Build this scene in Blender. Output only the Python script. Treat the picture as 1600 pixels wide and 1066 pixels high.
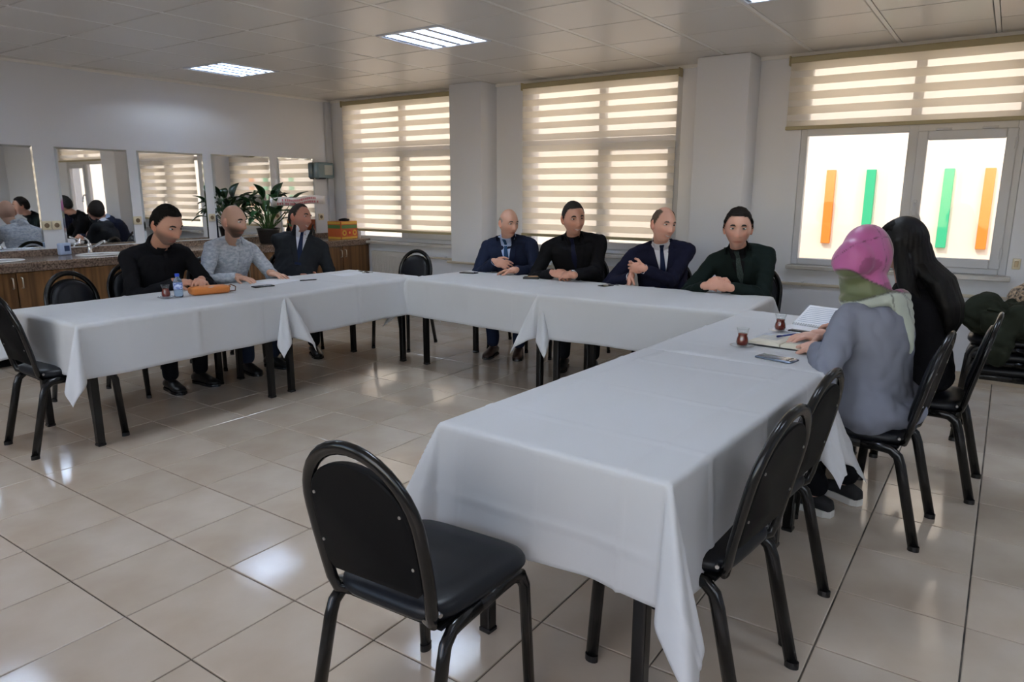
import bpy, bmesh, math, random
import numpy as np
from mathutils import Vector, Matrix
from mathutils.bvhtree import BVHTree

for o in list(bpy.data.objects):
    bpy.data.objects.remove(o)
scene = bpy.context.scene
C = scene.collection
random.seed(4)
rng = np.random.RandomState(4)

# ---------------------------------------------------------------- camera
CAM = (0.0, 0.0, 1.451)
YAW, PITCH, ROLL = -0.6053, -0.2089, 0.0023
_f = Vector((math.sin(YAW) * math.cos(PITCH), math.cos(YAW) * math.cos(PITCH), math.sin(PITCH)))
_r = Vector((math.cos(YAW), -math.sin(YAW), 0))
_u = _r.cross(_f)
_r2 = _r * math.cos(ROLL) + _u * math.sin(ROLL)
_u2 = -_r * math.sin(ROLL) + _u * math.cos(ROLL)
cam_data = bpy.data.cameras.new('camera')
cam_data.sensor_width = 36.0
cam_data.lens = 1105.84 / 1600 * 36.0
cam_data.clip_start = 0.05
cam = bpy.data.objects.new('camera', cam_data)
C.objects.link(cam)
M = Matrix.Identity(4)
for i in range(3):
    M[i][0], M[i][1], M[i][2], M[i][3] = _r2[i], _u2[i], -_f[i], CAM[i]
cam.matrix_world = M
scene.camera = cam

# ---------------------------------------------------------------- world, sun, exposure
W = bpy.data.worlds.new('world'); scene.world = W
W.use_nodes = True
nt = W.node_tree
bg = nt.nodes['Background']
sky = nt.nodes.new('ShaderNodeTexSky')
sky.sky_type = 'NISHITA'
sky.sun_disc = False
sky.sun_elevation = math.radians(38)
sky.sun_rotation = math.radians(170)
nt.links.new(sky.outputs[0], bg.inputs['Color'])
bg.inputs['Strength'].default_value = 0.35
sd = bpy.data.lights.new('sun', 'SUN'); sd.energy = 1.95; sd.angle = 0.01; sd.color = (1, .96, .90)
sun = bpy.data.objects.new('sun', sd); C.objects.link(sun)
sun.rotation_euler = Vector((0.35, 0.8, -1.0)).to_track_quat('-Z', 'Y').to_euler()
vs = scene.view_settings
vs.view_transform = 'Standard'; vs.look = 'None'; vs.gamma = 1.0; vs.use_curve_mapping = False
vs.exposure = 0.36
LAMP_W = 46.0

# ---------------------------------------------------------------- helpers
def tag(o, label=None, cat=None, group=None, kind=None):
    if label: o['label'] = label
    if cat: o['category'] = cat
    if group: o['group'] = group
    if kind: o['kind'] = kind
    return o

def empty(name, loc=(0, 0, 0), rz=0.0):
    o = bpy.data.objects.new(name, None)
    o.empty_display_size = 0.1
    C.objects.link(o); o.location = loc; o.rotation_euler = (0, 0, rz)
    return o

def thing(name, label, cat, loc=(0, 0, 0), rz=0.0, group=None):
    return tag(empty(name, loc, rz), label, cat, group)

def copy_tree(o, parent=None):
    c = o.copy(); C.objects.link(c)
    if parent is not None: c.parent = parent
    for ch in list(o.children): copy_tree(ch, c)
    return c

class MB:
    """collects shapes into one mesh"""
    def __init__(s): s.V = []; s.F = []
    def add(s, V, F):
        n = len(s.V)
        s.V.extend([tuple(map(float, v)) for v in V]); s.F.extend([tuple(int(i) + n for i in f) for f in F])
        return s
    def box(s, c, d, rot=None):
        x, y, z = d[0] / 2, d[1] / 2, d[2] / 2
        P = [Vector((a * x, b * y, e * z)) for e in (-1, 1) for b in (-1, 1) for a in (-1, 1)]
        if rot is not None: P = [rot @ p for p in P]
        c = Vector(c)
        return s.add([p + c for p in P], [(0, 2, 3, 1), (4, 5, 7, 6), (0, 1, 5, 4), (2, 6, 7, 3), (0, 4, 6, 2), (1, 3, 7, 5)])
    def b2(s, a, b):
        return s.box([(a[i] + b[i]) / 2 for i in range(3)], [abs(b[i] - a[i]) for i in range(3)])
    def rbox(s, c, d, bev=.01, seg=2, rot=None):
        bm = bmesh.new(); bmesh.ops.create_cube(bm, size=1)
        for v in bm.verts: v.co = Vector((v.co.x * d[0], v.co.y * d[1], v.co.z * d[2]))
        bmesh.ops.bevel(bm, geom=list(bm.edges), offset=bev, segments=seg, profile=.5, affect='EDGES')
        bm.verts.index_update()
        c = Vector(c); rot = rot or Matrix.Identity(3)
        s.add([rot @ v.co + c for v in bm.verts], [[v.index for v in f.verts] for f in bm.faces]); bm.free()
        return s
    def loft(s, rings, cap=True, closed=True):
        n = len(rings[0]); V = [p for r in rings for p in r]; F = []
        for i in range(len(rings) - 1):
            for j in range(n if closed else n - 1):
                k = (j + 1) % n
                F.append((i * n + j, i * n + k, (i + 1) * n + k, (i + 1) * n + j))
        if cap and closed:
            F.append(tuple(range(n - 1, -1, -1))); F.append(tuple(range((len(rings) - 1) * n, len(rings) * n)))
        return s.add(V, F)
    def tube(s, path, r, n=8, h=None, up=None, cap=True):
        """sweep an ellipse (r wide, h high) along a path; r may be a list"""
        P = [Vector(p) for p in path]; m = len(P); rings = []
        up = Vector(up) if up is not None else None; prev = None
        for i in range(m):
            t = (P[min(i + 1, m - 1)] - P[max(i - 1, 0)]).normalized()
            if up is not None:
                a = up - t * up.dot(t)
            elif prev is not None:
                a = prev - t * prev.dot(t)
            else:
                a = t.orthogonal()
            a.normalize(); prev = a; b = t.cross(a)
            ra = r[i] if isinstance(r, (list, tuple)) else r
            rb = (h[i] if isinstance(h, (list, tuple)) else h) if h is not None else ra
            rings.append([P[i] + a * (rb * math.sin(2 * math.pi * j / n)) + b * (ra * math.cos(2 * math.pi * j / n)) for j in range(n)])
        return s.loft(rings, cap)
    def lathe(s, prof, c=(0, 0, 0), n=20, cap=True):
        rings = [[(c[0] + r * math.cos(2 * math.pi * j / n), c[1] + r * math.sin(2 * math.pi * j / n), c[2] + z) for j in range(n)] for r, z in prof]
        return s.loft(rings, cap)
    def ell(s, c, r, rot=None, nu=14, nv=10):
        V = []; F = []; c = Vector(c)
        for i in range(nv + 1):
            th = math.pi * i / nv
            for j in range(nu):
                ph = 2 * math.pi * j / nu
                p = Vector((r[0] * math.sin(th) * math.cos(ph), r[1] * math.sin(th) * math.sin(ph), -r[2] * math.cos(th)))
                V.append(c + (rot @ p if rot is not None else p))
        for i in range(nv):
            for j in range(nu):
                k = (j + 1) % nu
                F.append((i * nu + j, i * nu + k, (i + 1) * nu + k, (i + 1) * nu + j))
        return s.add(V, F)
    def cap(s, p0, p1, r0, r1, n=12):
        p0 = Vector(p0); p1 = Vector(p1); d = (p1 - p0)
        L = d.length; t = d / L if L > 1e-6 else Vector((0, 0, 1))
        a = t.orthogonal().normalized(); b = t.cross(a); rings = []
        for k in range(5):
            e = math.pi / 2 * (1 - k / 4.0) * .98
            rings.append((p0 - t * r0 * math.sin(e), r0 * math.cos(e)))
        for k in range(5):
            e = math.pi / 2 * (k / 4.0) * .98
            rings.append((p1 + t * r1 * math.sin(e), r1 * math.cos(e)))
        return s.loft([[q + a * (rr * math.cos(2 * math.pi * j / n)) + b * (rr * math.sin(2 * math.pi * j / n)) for j in range(n)] for q, rr in rings])
    def obj(s, name, mat, parent=None, smooth=False, label=None):
        return mobj(name, s.V, s.F, mat, parent, smooth, label)

def mobj(name, V, F, mat, parent=None, smooth=False, label=None, col=None, fix=True):
    me = bpy.data.meshes.new(name)
    me.from_pydata([tuple(v) for v in V], [], [tuple(f) for f in F])
    if fix:
        bm = bmesh.new(); bm.from_mesh(me)
        bmesh.ops.recalc_face_normals(bm, faces=bm.faces); bm.to_mesh(me); bm.free()
    me.update()
    if smooth is True: me.shade_smooth()
    if smooth == 'auto':
        me.shade_smooth()
        me.set_sharp_from_angle(angle=math.radians(40))
    if mat is not None: me.materials.append(mat)
    if col is not None:
        ca = me.color_attributes.new('Col', 'FLOAT_COLOR', 'POINT')
        cc = np.ones((len(V), 4), np.float32); cc[:, :3] = col
        ca.data.foreach_set('color', cc.ravel())
    o = bpy.data.objects.new(name, me); C.objects.link(o)
    if parent is not None: o.parent = parent
    if label: o['label'] = label
    return o

def remesh(mb, voxel, it=4, fac=.5):
    me = bpy.data.meshes.new('tmp'); me.from_pydata(mb.V, [], mb.F)
    bm = bmesh.new(); bm.from_mesh(me); bmesh.ops.recalc_face_normals(bm, faces=bm.faces); bm.to_mesh(me); bm.free()
    ob = bpy.data.objects.new('tmp', me); C.objects.link(ob)
    m = ob.modifiers.new('r', 'REMESH'); m.mode = 'VOXEL'; m.voxel_size = voxel
    if it:
        sm = ob.modifiers.new('s', 'SMOOTH'); sm.factor = fac; sm.iterations = it
    dg = bpy.context.evaluated_depsgraph_get(); dg.update()
    em = ob.evaluated_get(dg).to_mesh()
    V = np.empty(len(em.vertices) * 3, np.float32); em.vertices.foreach_get('co', V); V = V.reshape(-1, 3).astype(float)
    F = [tuple(p.vertices) for p in em.polygons]
    N = np.empty(len(em.vertices) * 3, np.float32); em.vertices.foreach_get('normal', N); N = N.reshape(-1, 3).astype(float)
    ob.evaluated_get(dg).to_mesh_clear()
    bpy.data.objects.remove(ob); bpy.data.meshes.remove(me)
    return V, F, N

def wob(P, f, seed=0):
    """cheap smooth 3-D noise in about -1..1"""
    r = np.random.RandomState(seed); out = np.zeros(len(P))
    for k in range(6):
        d = r.normal(size=3); d /= np.linalg.norm(d)
        out += np.sin(P @ d * f * (0.7 + .25 * k) + r.uniform(0, 6.28)) / (1 + .25 * k)
    return out / 3.0

def smooth01(a, b, x):
    t = np.clip((x - a) / (b - a), 0, 1); return t * t * (3 - 2 * t)

# ---------------------------------------------------------------- materials
def srgb(r, g, b):
    def c(v):
        v /= 255.0
        return v / 12.92 if v <= .04045 else ((v + .055) / 1.055) ** 2.4
    return (c(r), c(g), c(b))

MATS = {}
def mat(name, color=(.5, .5, .5), rough=.5, metal=0.0, spec=.5, noise=None, bump=None, trans=0.0, coat=0.0, attr=False, objrand=0.0, emit=None, sheen=0.0, ior=1.5):
    if name in MATS: return MATS[name]
    m = bpy.data.materials.new(name); m.use_nodes = True; n = m.node_tree; b = n.nodes['Principled BSDF']
    b.inputs['Roughness'].default_value = rough; b.inputs['Metallic'].default_value = metal
    b.inputs['Specular IOR Level'].default_value = spec; b.inputs['IOR'].default_value = ior
    b.inputs['Transmission Weight'].default_value = trans; b.inputs['Coat Weight'].default_value = coat
    b.inputs['Sheen Weight'].default_value = sheen
    b.inputs['Base Color'].default_value = (*color, 1)
    tc = n.nodes.new('ShaderNodeTexCoord'); src = None
    if attr:
        a = n.nodes.new('ShaderNodeAttribute'); a.attribute_name = 'Col'; src = a.outputs['Color']
    if noise:      # (scale xyz, colour2, detail)
        mp = n.nodes.new('ShaderNodeMapping'); mp.inputs['Scale'].default_value = noise[0]
        n.links.new(tc.outputs['Object'], mp.inputs[0])
        nz = n.nodes.new('ShaderNodeTexNoise'); nz.inputs['Scale'].default_value = 1.0; nz.inputs['Detail'].default_value = noise[2]
        n.links.new(mp.outputs[0], nz.inputs['Vector'])
        rp = n.nodes.new('ShaderNodeValToRGB'); rp.color_ramp.elements[0].position = .35; rp.color_ramp.elements[1].position = .65
        rp.color_ramp.elements[0].color = (*color, 1); rp.color_ramp.elements[1].color = (*noise[1], 1)
        n.links.new(nz.outputs['Fac'], rp.inputs[0]); src = rp.outputs[0]
    if objrand:
        oi = n.nodes.new('ShaderNodeObjectInfo'); mr = n.nodes.new('ShaderNodeMapRange')
        mr.inputs['To Min'].default_value = 1 - objrand; mr.inputs['To Max'].default_value = 1 + objrand * .4
        n.links.new(oi.outputs['Random'], mr.inputs['Value'])
        mx = n.nodes.new('ShaderNodeMix'); mx.data_type = 'RGBA'; mx.blend_type = 'MULTIPLY'; mx.inputs['Factor'].default_value = 1
        if src: n.links.new(src, mx.inputs['A'])
        else: mx.inputs['A'].default_value = (*color, 1)
        n.links.new(mr.outputs[0], mx.inputs['B']); src = mx.outputs['Result']
    if src: n.links.new(src, b.inputs['Base Color'])
    if bump:       # (kind, scale, strength, distance)
        kind, scl, st, dist = bump
        if kind == 'noise':
            t = n.nodes.new('ShaderNodeTexNoise'); t.inputs['Scale'].default_value = scl; t.inputs['Detail'].default_value = 4; o = t.outputs['Fac']
        elif kind == 'wave':
            t = n.nodes.new('ShaderNodeTexWave'); t.inputs['Scale'].default_value = scl; o = t.outputs['Fac']
        elif kind == 'weave':
            t = n.nodes.new('ShaderNodeTexChecker'); t.inputs['Scale'].default_value = scl; o = t.outputs['Fac']
        else:
            t = n.nodes.new('ShaderNodeTexVoronoi'); t.inputs['Scale'].default_value = scl; t.inputs['Randomness'].default_value = 0; o = t.outputs['Distance']
        n.links.new(tc.outputs['Object'], t.inputs['Vector'])
        bp = n.nodes.new('ShaderNodeBump'); bp.inputs['Strength'].default_value = st; bp.inputs['Distance'].default_value = dist
        n.links.new(o, bp.inputs['Height']); n.links.new(bp.outputs[0], b.inputs['Normal'])
    if emit:
        b.inputs['Emission Color'].default_value = (*emit[0], 1); b.inputs['Emission Strength'].default_value = emit[1]
    MATS[name] = m
    return m

def glassmat(name, color=(1, 1, 1), alpha=.12):
    """thin clear pane: mostly see-through with a glossy film"""
    if name in MATS: return MATS[name]
    m = bpy.data.materials.new(name); m.use_nodes = True; n = m.node_tree
    n.nodes.remove(n.nodes['Principled BSDF']); out = n.nodes['Material Output']
    t = n.nodes.new('ShaderNodeBsdfTransparent'); t.inputs[0].default_value = (*color, 1)
    g = n.nodes.new('ShaderNodeBsdfGlossy'); g.inputs['Roughness'].default_value = .03
    lw = n.nodes.new('ShaderNodeLayerWeight'); lw.inputs[0].default_value = .5
    pw = n.nodes.new('ShaderNodeMath'); pw.operation = 'POWER'; pw.inputs[1].default_value = 4
    f = n.nodes.new('ShaderNodeMath'); f.operation = 'MULTIPLY_ADD'; f.inputs[1].default_value = .6; f.inputs[2].default_value = .03
    n.links.new(lw.outputs['Facing'], pw.inputs[0]); n.links.new(pw.outputs[0], f.inputs[0])
    mx = n.nodes.new('ShaderNodeMixShader')
    n.links.new(f.outputs[0], mx.inputs[0]); n.links.new(t.outputs[0], mx.inputs[1]); n.links.new(g.outputs[0], mx.inputs[2])
    n.links.new(mx.outputs[0], out.inputs[0]); MATS[name] = m
    return m

def clothmat(name, color, see=0.0, trans=.5):
    """blind fabric: diffuse + light let through, see = share of open weave"""
    if name in MATS: return MATS[name]
    m = bpy.data.materials.new(name); m.use_nodes = True; n = m.node_tree
    n.nodes.remove(n.nodes['Principled BSDF']); out = n.nodes['Material Output']
    d = n.nodes.new('ShaderNodeBsdfDiffuse'); d.inputs[0].default_value = (*color, 1)
    t = n.nodes.new('ShaderNodeBsdfTranslucent'); t.inputs[0].default_value = (*color, 1)
    m1 = n.nodes.new('ShaderNodeMixShader'); m1.inputs[0].default_value = trans
    n.links.new(d.outputs[0], m1.inputs[1]); n.links.new(t.outputs[0], m1.inputs[2])
    p = n.nodes.new('ShaderNodeBsdfTransparent'); m2 = n.nodes.new('ShaderNodeMixShader'); m2.inputs[0].default_value = see
    n.links.new(m1.outputs[0], m2.inputs[1]); n.links.new(p.outputs[0], m2.inputs[2])
    n.links.new(m2.outputs[0], out.inputs[0]); MATS[name] = m
    return m

WALL = mat('wall_paint', srgb(233, 234, 238), .85, spec=.08, bump=('noise', 60, .05, .002))
TILE = mat('floor_tile', srgb(202, 190, 175), .10, spec=.6, noise=((3, 3, 3), srgb(190, 175, 158), 6), objrand=.06, bump=('noise', 5, .02, .002))
GROUT = mat('grout', srgb(104, 96, 88), .9, noise=((6, 6, 6), srgb(44, 42, 40), 3))
PANEL = mat('ceiling_panel', srgb(226, 221, 214), .28, spec=.5, objrand=.03, bump=('vor', 90, .08, .001))
PROFILE = mat('ceiling_profile', srgb(244, 242, 238), .3)
CEILBACK = mat('ceiling_gap', srgb(40, 38, 36), .9)
PVC = mat('white_pvc', srgb(205, 206, 210), .35)
GLASS = glassmat('window_glass')
MARBLE = mat('marble_sill', srgb(222, 218, 214), .25, noise=((3, 9, 9), srgb(190, 184, 178), 5))
MIRROR = mat('mirror_glass', (.82, .84, .86), .015, metal=1.0)
BEVEL = mat('mirror_bevel', (.75, .8, .82), .04, metal=1.0)
WOOD = mat('striped_wood', srgb(140, 100, 60), .4, noise=((2, 26, .7), srgb(92, 62, 36), 5))
GRANITE = mat('granite', srgb(150, 128, 112), .2, noise=((70, 70, 70), srgb(86, 70, 62), 4))
CHROME = mat('chrome', (.82, .82, .84), .12, metal=1.0)
STEEL = mat('steel', (.4, .4, .4), .3, metal=1.0)
BLKMETAL = mat('black_metal', (.004, .004, .0045), .2, spec=.45)
VINYL = mat('black_vinyl', (.005, .006, .009), .36, spec=.3, bump=('noise', 260, .12, .001))
BOARD = mat('black_board', (.005, .005, .0055), .6, spec=.1)
CLOTH = mat('white_tablecloth', srgb(232, 233, 236), .75, spec=.2, bump=('weave', 260, .22, .0012))
_n = CLOTH.node_tree; _tr = _n.nodes.new('ShaderNodeBsdfTranslucent'); _tr.inputs[0].default_value = (.86, .85, .84, 1); _mx = _n.nodes.new('ShaderNodeMixShader'); _mx.inputs[0].default_value = .3
_n.links.new(_n.nodes['Principled BSDF'].outputs[0], _mx.inputs[1]); _n.links.new(_tr.outputs[0], _mx.inputs[2]); _n.links.new(_mx.outputs[0], _n.nodes['Material Output'].inputs[0])
BLK = mat('black_plastic', (.01, .01, .012), .25)
PAPER = mat('white_paper', srgb(238, 240, 246), .7)
IVORY = mat('ivory_plastic', srgb(226, 214, 186), .4)
RADW = mat('radiator_enamel', srgb(222, 216, 206), .35)
TEA = mat('black_tea', (.16, .012, .004), .05, spec=.5, coat=.2)
CLEAR = glassmat('tea_glass', (.97, .98, .98))

# ---------------------------------------------------------------- room shell
XL, XR, YB, YF, ZC = -7.29, 2.7, 6.45, -1.4, 2.564
mb = MB().b2((XL - .2, YF - .2, -.2), (XR + .2, YB + .25, -.006))
floor = tag(mb.obj('floor', GROUT), kind='structure')
TS = .4006
def tile_mesh(w, d):
    m = MB(); c = .0025
    x, y = w / 2, d / 2
    m.loft([[(-x, -y, -.008), (x, -y, -.008), (x, y, -.008), (-x, y, -.008)], [(-x, -y, -.002), (x, -y, -.002), (x, y, -.002), (-x, y, -.002)],
            [(-x + c, -y + c, 0), (x - c, -y + c, 0), (x - c, y - c, 0), (-x + c, y - c, 0)]])
    return m
tiles = []
for i in range(-12, 17):
    for j in range(-11, 14):
        x0, x1 = -3.161 + TS * i, -3.161 + TS * (i + 1); y0, y1 = 1.454 + TS * j, 1.454 + TS * (j + 1)
        a0, a1, b0, b1 = max(x0, XL), min(x1, XR), max(y0, YF), min(y1, YB)
        if a1 - a0 < .03 or b1 - b0 < .03: continue
        c = Vector(((a0 + a1) / 2, (b0 + b1) / 2, 0)); v = c - Vector(CAM)
        dep = v.dot(_f); px = v.dot(_r) / max(dep, .01); py = v.dot(_u) / max(dep, .01)
        vis = dep > .3 and abs(px) < .80 and -.58 < py < .5
        tiles.append((0 if vis else 1, dep, a0, a1, b0, b1))
tiles.sort()
stuff = MB(); cache = {}; cnt = 0
for vis, dep, a0, a1, b0, b1 in tiles:
    w, d = round(a1 - a0 - .0055, 3), round(b1 - b0 - .0055, 3)
    if vis == 0 and cnt < 296:
        cnt += 1
        if (w, d) not in cache:
            o = tile_mesh(w, d).obj('floor_tile', TILE, floor); cache[(w, d)] = o
        else:
            o = cache[(w, d)].copy(); C.objects.link(o)
        o.location = ((a0 + a1) / 2, (b0 + b1) / 2, random.uniform(-.0006, .0004))
    else:
        t = tile_mesh(w, d); stuff.add([(v[0] + (a0 + a1) / 2, v[1] + (b0 + b1) / 2, v[2]) for v in t.V], t.F)
tag(stuff.obj('outer_floor_tiles', TILE, floor), kind='stuff')

# ceiling: slab, panels, profiles
CT = .6305
ceil = tag(MB().b2((XL - .2, YF - .2, ZC + .13), (XR + .2, YB + .25, ZC + .2)).obj('ceiling', CEILBACK), kind='structure')
LAMPS = [(i, j) for i in (-4, 0, 4, 8) for j in (0, -4)]
pc = {}
for i in range(-6, 11):
    x0, x1 = -4.0 + CT * i, -4.0 + CT * (i + 1)
    for j in range(-11, 4):
        y0, y1 = 3.985 + CT * j, 3.985 + CT * (j + 1)
        a0, a1, b0, b1 = max(x0, XL), min(x1, XR), max(y0, YF), min(y1, YB)
        if a1 - a0 < .03 or b1 - b0 < .03 or (i, j) in LAMPS: continue
        w, d = round(a1 - a0 - .036, 3), round(b1 - b0 - .010, 3)
        if (w, d) not in pc:
            m = MB(); x, y = w / 2, d / 2; c = .004
            m.loft([[(-x + c, -y + c, 0), (x - c, -y + c, 0), (x - c, y - c, 0), (-x + c, y - c, 0)], [(-x, -y, c), (x, -y, c), (x, y, c), (-x, y, c)], [(-x, -y, .03), (x, -y, .03), (x, y, .03), (-x, y, .03)]])
            o = m.obj('ceiling_panel', PANEL, ceil); pc[(w, d)] = o
        else:
            o = pc[(w, d)].copy(); C.objects.link(o)
        o.location = ((a0 + a1) / 2, (b0 + b1) / 2, ZC + random.uniform(0, .0015))
    if XL < x0 < XR:
        MB().b2((x0 - .0135, YF, ZC + .003), (x0 + .0135, YB, ZC + .035)).obj('ceiling_profile', PROFILE, ceil)

# walls
tag(MB().b2((XL - .2, YF, 0), (XL, YB, ZC + .14)).obj('wall_left', WALL), kind='structure')
tag(MB().b2((XR, YF, 0), (XR + .2, YB, ZC + .14)).obj('wall_right', WALL), kind='structure')
FILL_WIN = [(-4.6, -2.3), (-1.9, .4), (.7, 2.3)]        # unseen windows added behind the camera to light the near tablecloth
mb = MB(); xs = [XL - .2] + [v for w in FILL_WIN for v in w] + [XR + .2]
for k in range(0, len(xs), 2): mb.b2((xs[k], YF - .2, 0), (xs[k + 1], YF, ZC + .14))
for a, b in FILL_WIN:
    mb.b2((a, YF - .2, 0), (b, YF, .8)); mb.b2((a, YF - .2, 2.46), (b, YF, ZC + .14))
tag(mb.obj('wall_rear', WALL), kind='structure')
WIN = [(-6.98, -5.16), (-4.27, -2.58), (-1.52, .03)]
Z0, Z1 = .835, 2.525
mb = MB(); xs = [XL - .2] + [v for w in WIN for v in w] + [XR + .2]
for k in range(0, len(xs), 2): mb.b2((xs[k], YB, 0), (xs[k + 1], YB + .22, ZC + .14))
for a, b in WIN:
    mb.b2((a, YB, 0), (b, YB + .22, Z0 - .03)); mb.b2((a, YB, Z1), (b, YB + .22, ZC + .14))
tag(mb.obj('wall_back', WALL), kind='structure')
for nm, (a, b, y) in {'wall_pillar_1': (-5.10, -4.67, 6.17), 'wall_pillar_2': (-2.34, -1.89, 6.15)}.items():
    o = MB().rbox(((a + b) / 2, (y + YB + .02) / 2, ZC / 2), (b - a, YB + .02 - y, ZC), .006, 2).obj(nm, WALL, smooth='auto'); tag(o, kind='structure')
tag(MB().b2((XL, YB - .02, ZC - .028), (XR, YB + .001, ZC + .003)).obj('trim_1', PROFILE), kind='structure')
tag(MB().b2((XL - .001, YF, ZC - .022), (XL + .018, YB, ZC + .003)).obj('trim_2', PROFILE), kind='structure')
tag(MB().b2((XL - .001, 6.33, .9), (XL + .035, 6.41, ZC - .02)).obj('trim_3', PVC), kind='structure')
tag(MB().b2((XL, YB - .012, 0), (XR, YB + .001, .07)).obj('baseboard_back', mat('skirting_tile', srgb(176, 160, 140), .3)), kind='structure')

# windows: outer frame, mullion, transom, panes, casement
def bar(m, x0, x1, z0, z1, y0=YB + .0, y1=YB + .07): m.rbox(((x0 + x1) / 2, (y0 + y1) / 2, (z0 + z1) / 2), (x1 - x0, y1 - y0, z1 - z0), .006, 1)
def framed(m, x0, x1, z0, z1, t, y0, y1):
    bar(m, x0, x0 + t, z0, z1, y0, y1); bar(m, x1 - t, x1, z0, z1, y0, y1)
    bar(m, x0 + t, x1 - t, z0, z0 + t, y0, y1); bar(m, x0 + t, x1 - t, z1 - t, z1, y0, y1)
for k, (a, b) in enumerate(WIN):
    root = tag(empty('window_%d' % (k + 1), ((a + b) / 2, YB, Z0)), kind='structure')
    def loc(o):
        o.location = (-(a + b) / 2, -YB, -Z0); return o
    mid = [-6.09, -3.40, -.685][k]; tr = 1.905
    m = MB(); framed(m, a, b, Z0, Z1, .055, YB + .005, YB + .075)
    bar(m, mid - .035, mid + .035, Z0 + .05, Z1 - .05, YB + .005, YB + .07)
    bar(m, a + .05, b - .05, tr, tr + .06, YB + .007, YB + .068)
    loc(m.obj('window_frame', PVC, root))
    m = MB(); framed(m, mid + .03, b - .045, Z0 + .045, tr + .005, .07, YB - .012, YB + .05); cs = loc(m.obj('casement', PVC, root))
    m = MB(); m.rbox((mid + .065, YB - .018, 1.33), (.028, .012, .12), .004); m.tube([(mid + .065, YB - .02, 1.36), (mid + .065, YB - .055, 1.36), (mid + .075, YB - .06, 1.33), (mid + .115, YB - .06, 1.235)], .010, 8)
    h = m.obj('window_handle', PVC, cs, True)
    for hz in (1.0, 1.8): MB().tube([(b - .05, YB - .014, hz - .04), (b - .05, YB - .014, hz + .04)], .009, 8).obj('hinge', PVC, cs)
    for hx in (mid + .2, b - .22): MB().tube([(hx - .05, YB - .016, tr + .012), (hx + .05, YB - .016, tr + .012)], .009, 8).obj('hinge', PVC, cs)
    for nm, x0, x1, z0, z1 in (('pane', a + .05, mid - .03, Z0 + .05, tr), ('pane', mid + .09, b - .1, Z0 + .1, tr - .06), ('pane', a + .05, mid - .03, tr + .05, Z1 - .05), ('pane', mid + .03, b - .05, tr + .05, Z1 - .05)):
        loc(MB().b2((x0, YB + .03, z0), (x1, YB + .034, z1)).obj(nm, GLASS, root))
    x1 = b + .03 if k else -5.12
    loc(MB().rbox(((a - .02 + x1) / 2, YB + .02, Z0 - .018), (x1 - a + .02, .2, .034), .004).obj('window_sill', MARBLE, root))

for k, (a, b) in enumerate(FILL_WIN):  # frames, panes and sills of the added fill-light windows
    root = tag(empty('window_%d' % (k + 4), ((a + b) / 2, YF, .8)), kind='structure')
    m = MB(); framed(m, a, b, .8, 2.46, .055, YF - .12, YF - .06); bar(m, (a + b) / 2 - .035, (a + b) / 2 + .035, .85, 2.41, YF - .12, YF - .06)
    o = m.obj('window_frame', PVC, root); o.location = (-(a + b) / 2, -YF, -.8)
    for x0, x1 in ((a + .05, (a + b) / 2 - .03), ((a + b) / 2 + .03, b - .05)):
        o = MB().b2((x0, YF - .092, .85), (x1, YF - .088, 2.41)).obj('pane', GLASS, root); o.location = (-(a + b) / 2, -YF, -.8)
    o = MB().rbox(((a + b) / 2, YF + .0, .79), (b - a + .04, .24, .03), .004).obj('window_sill', MARBLE, root); o.location = (-(a + b) / 2, -YF, -.8)

# blinds
BAND = clothmat('blind_band', srgb(228, 221, 207), .0, .62)
SHEER = clothmat('blind_sheer', srgb(246, 240, 230), .45, .75)
HEAD = mat('blind_rail', srgb(176, 164, 128), .4)
def blind(x0, x1, ztop, zbot, label):
    t = thing('roller_blind', label, 'blind', ((x0 + x1) / 2, YB - .07, zbot), group=None)
    w = x1 - x0
    MB().rbox((0, .015, ztop - zbot - .01), (w, .07, .05), .008, 2).obj('head_rail', HEAD, t)
    z = ztop - zbot - .035; k = 0; ph = .062; ps = .052
    while z > .03:
        h = min(ph if k % 2 == 0 else ps, z - .02)
        m = MB(); n = 24
        V = []; F = []
        for a in range(2):
            for i in range(n + 1):
                u = i / n; zz = z - a * h
                V.append((-w / 2 + .012 + u * (w - .024), -.012 + .003 * math.sin(u * 9 + zz * 4), zz))
        for i in range(n): F.append((i, i + 1, n + 2 + i, n + 1 + i))
        m.add(V, F); m.obj('opaque_band' if k % 2 == 0 else 'sheer_band', BAND if k % 2 == 0 else SHEER, t)
        z -= h; k += 1
    MB().rbox((0, -.012, .012), (w - .01, .022, .03), .006, 2).obj('bottom_rail', HEAD, t)
    for sx in (-1, 1): MB().rbox((sx * (w / 2 - .004), .01, ztop - zbot - .015), (.012, .085, .075), .004).obj('bracket', HEAD, t)
    return t
blind(-7.0, -5.14, 2.515, .955, 'zebra blind lowered over the window beside the wooden counter')
blind(-4.29, -2.58, 2.515, .985, 'zebra blind lowered over the window between the two pillars')
blind(-1.635, .12, 2.515, 1.955, 'zebra blind raised halfway above the uncovered window')

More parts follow.
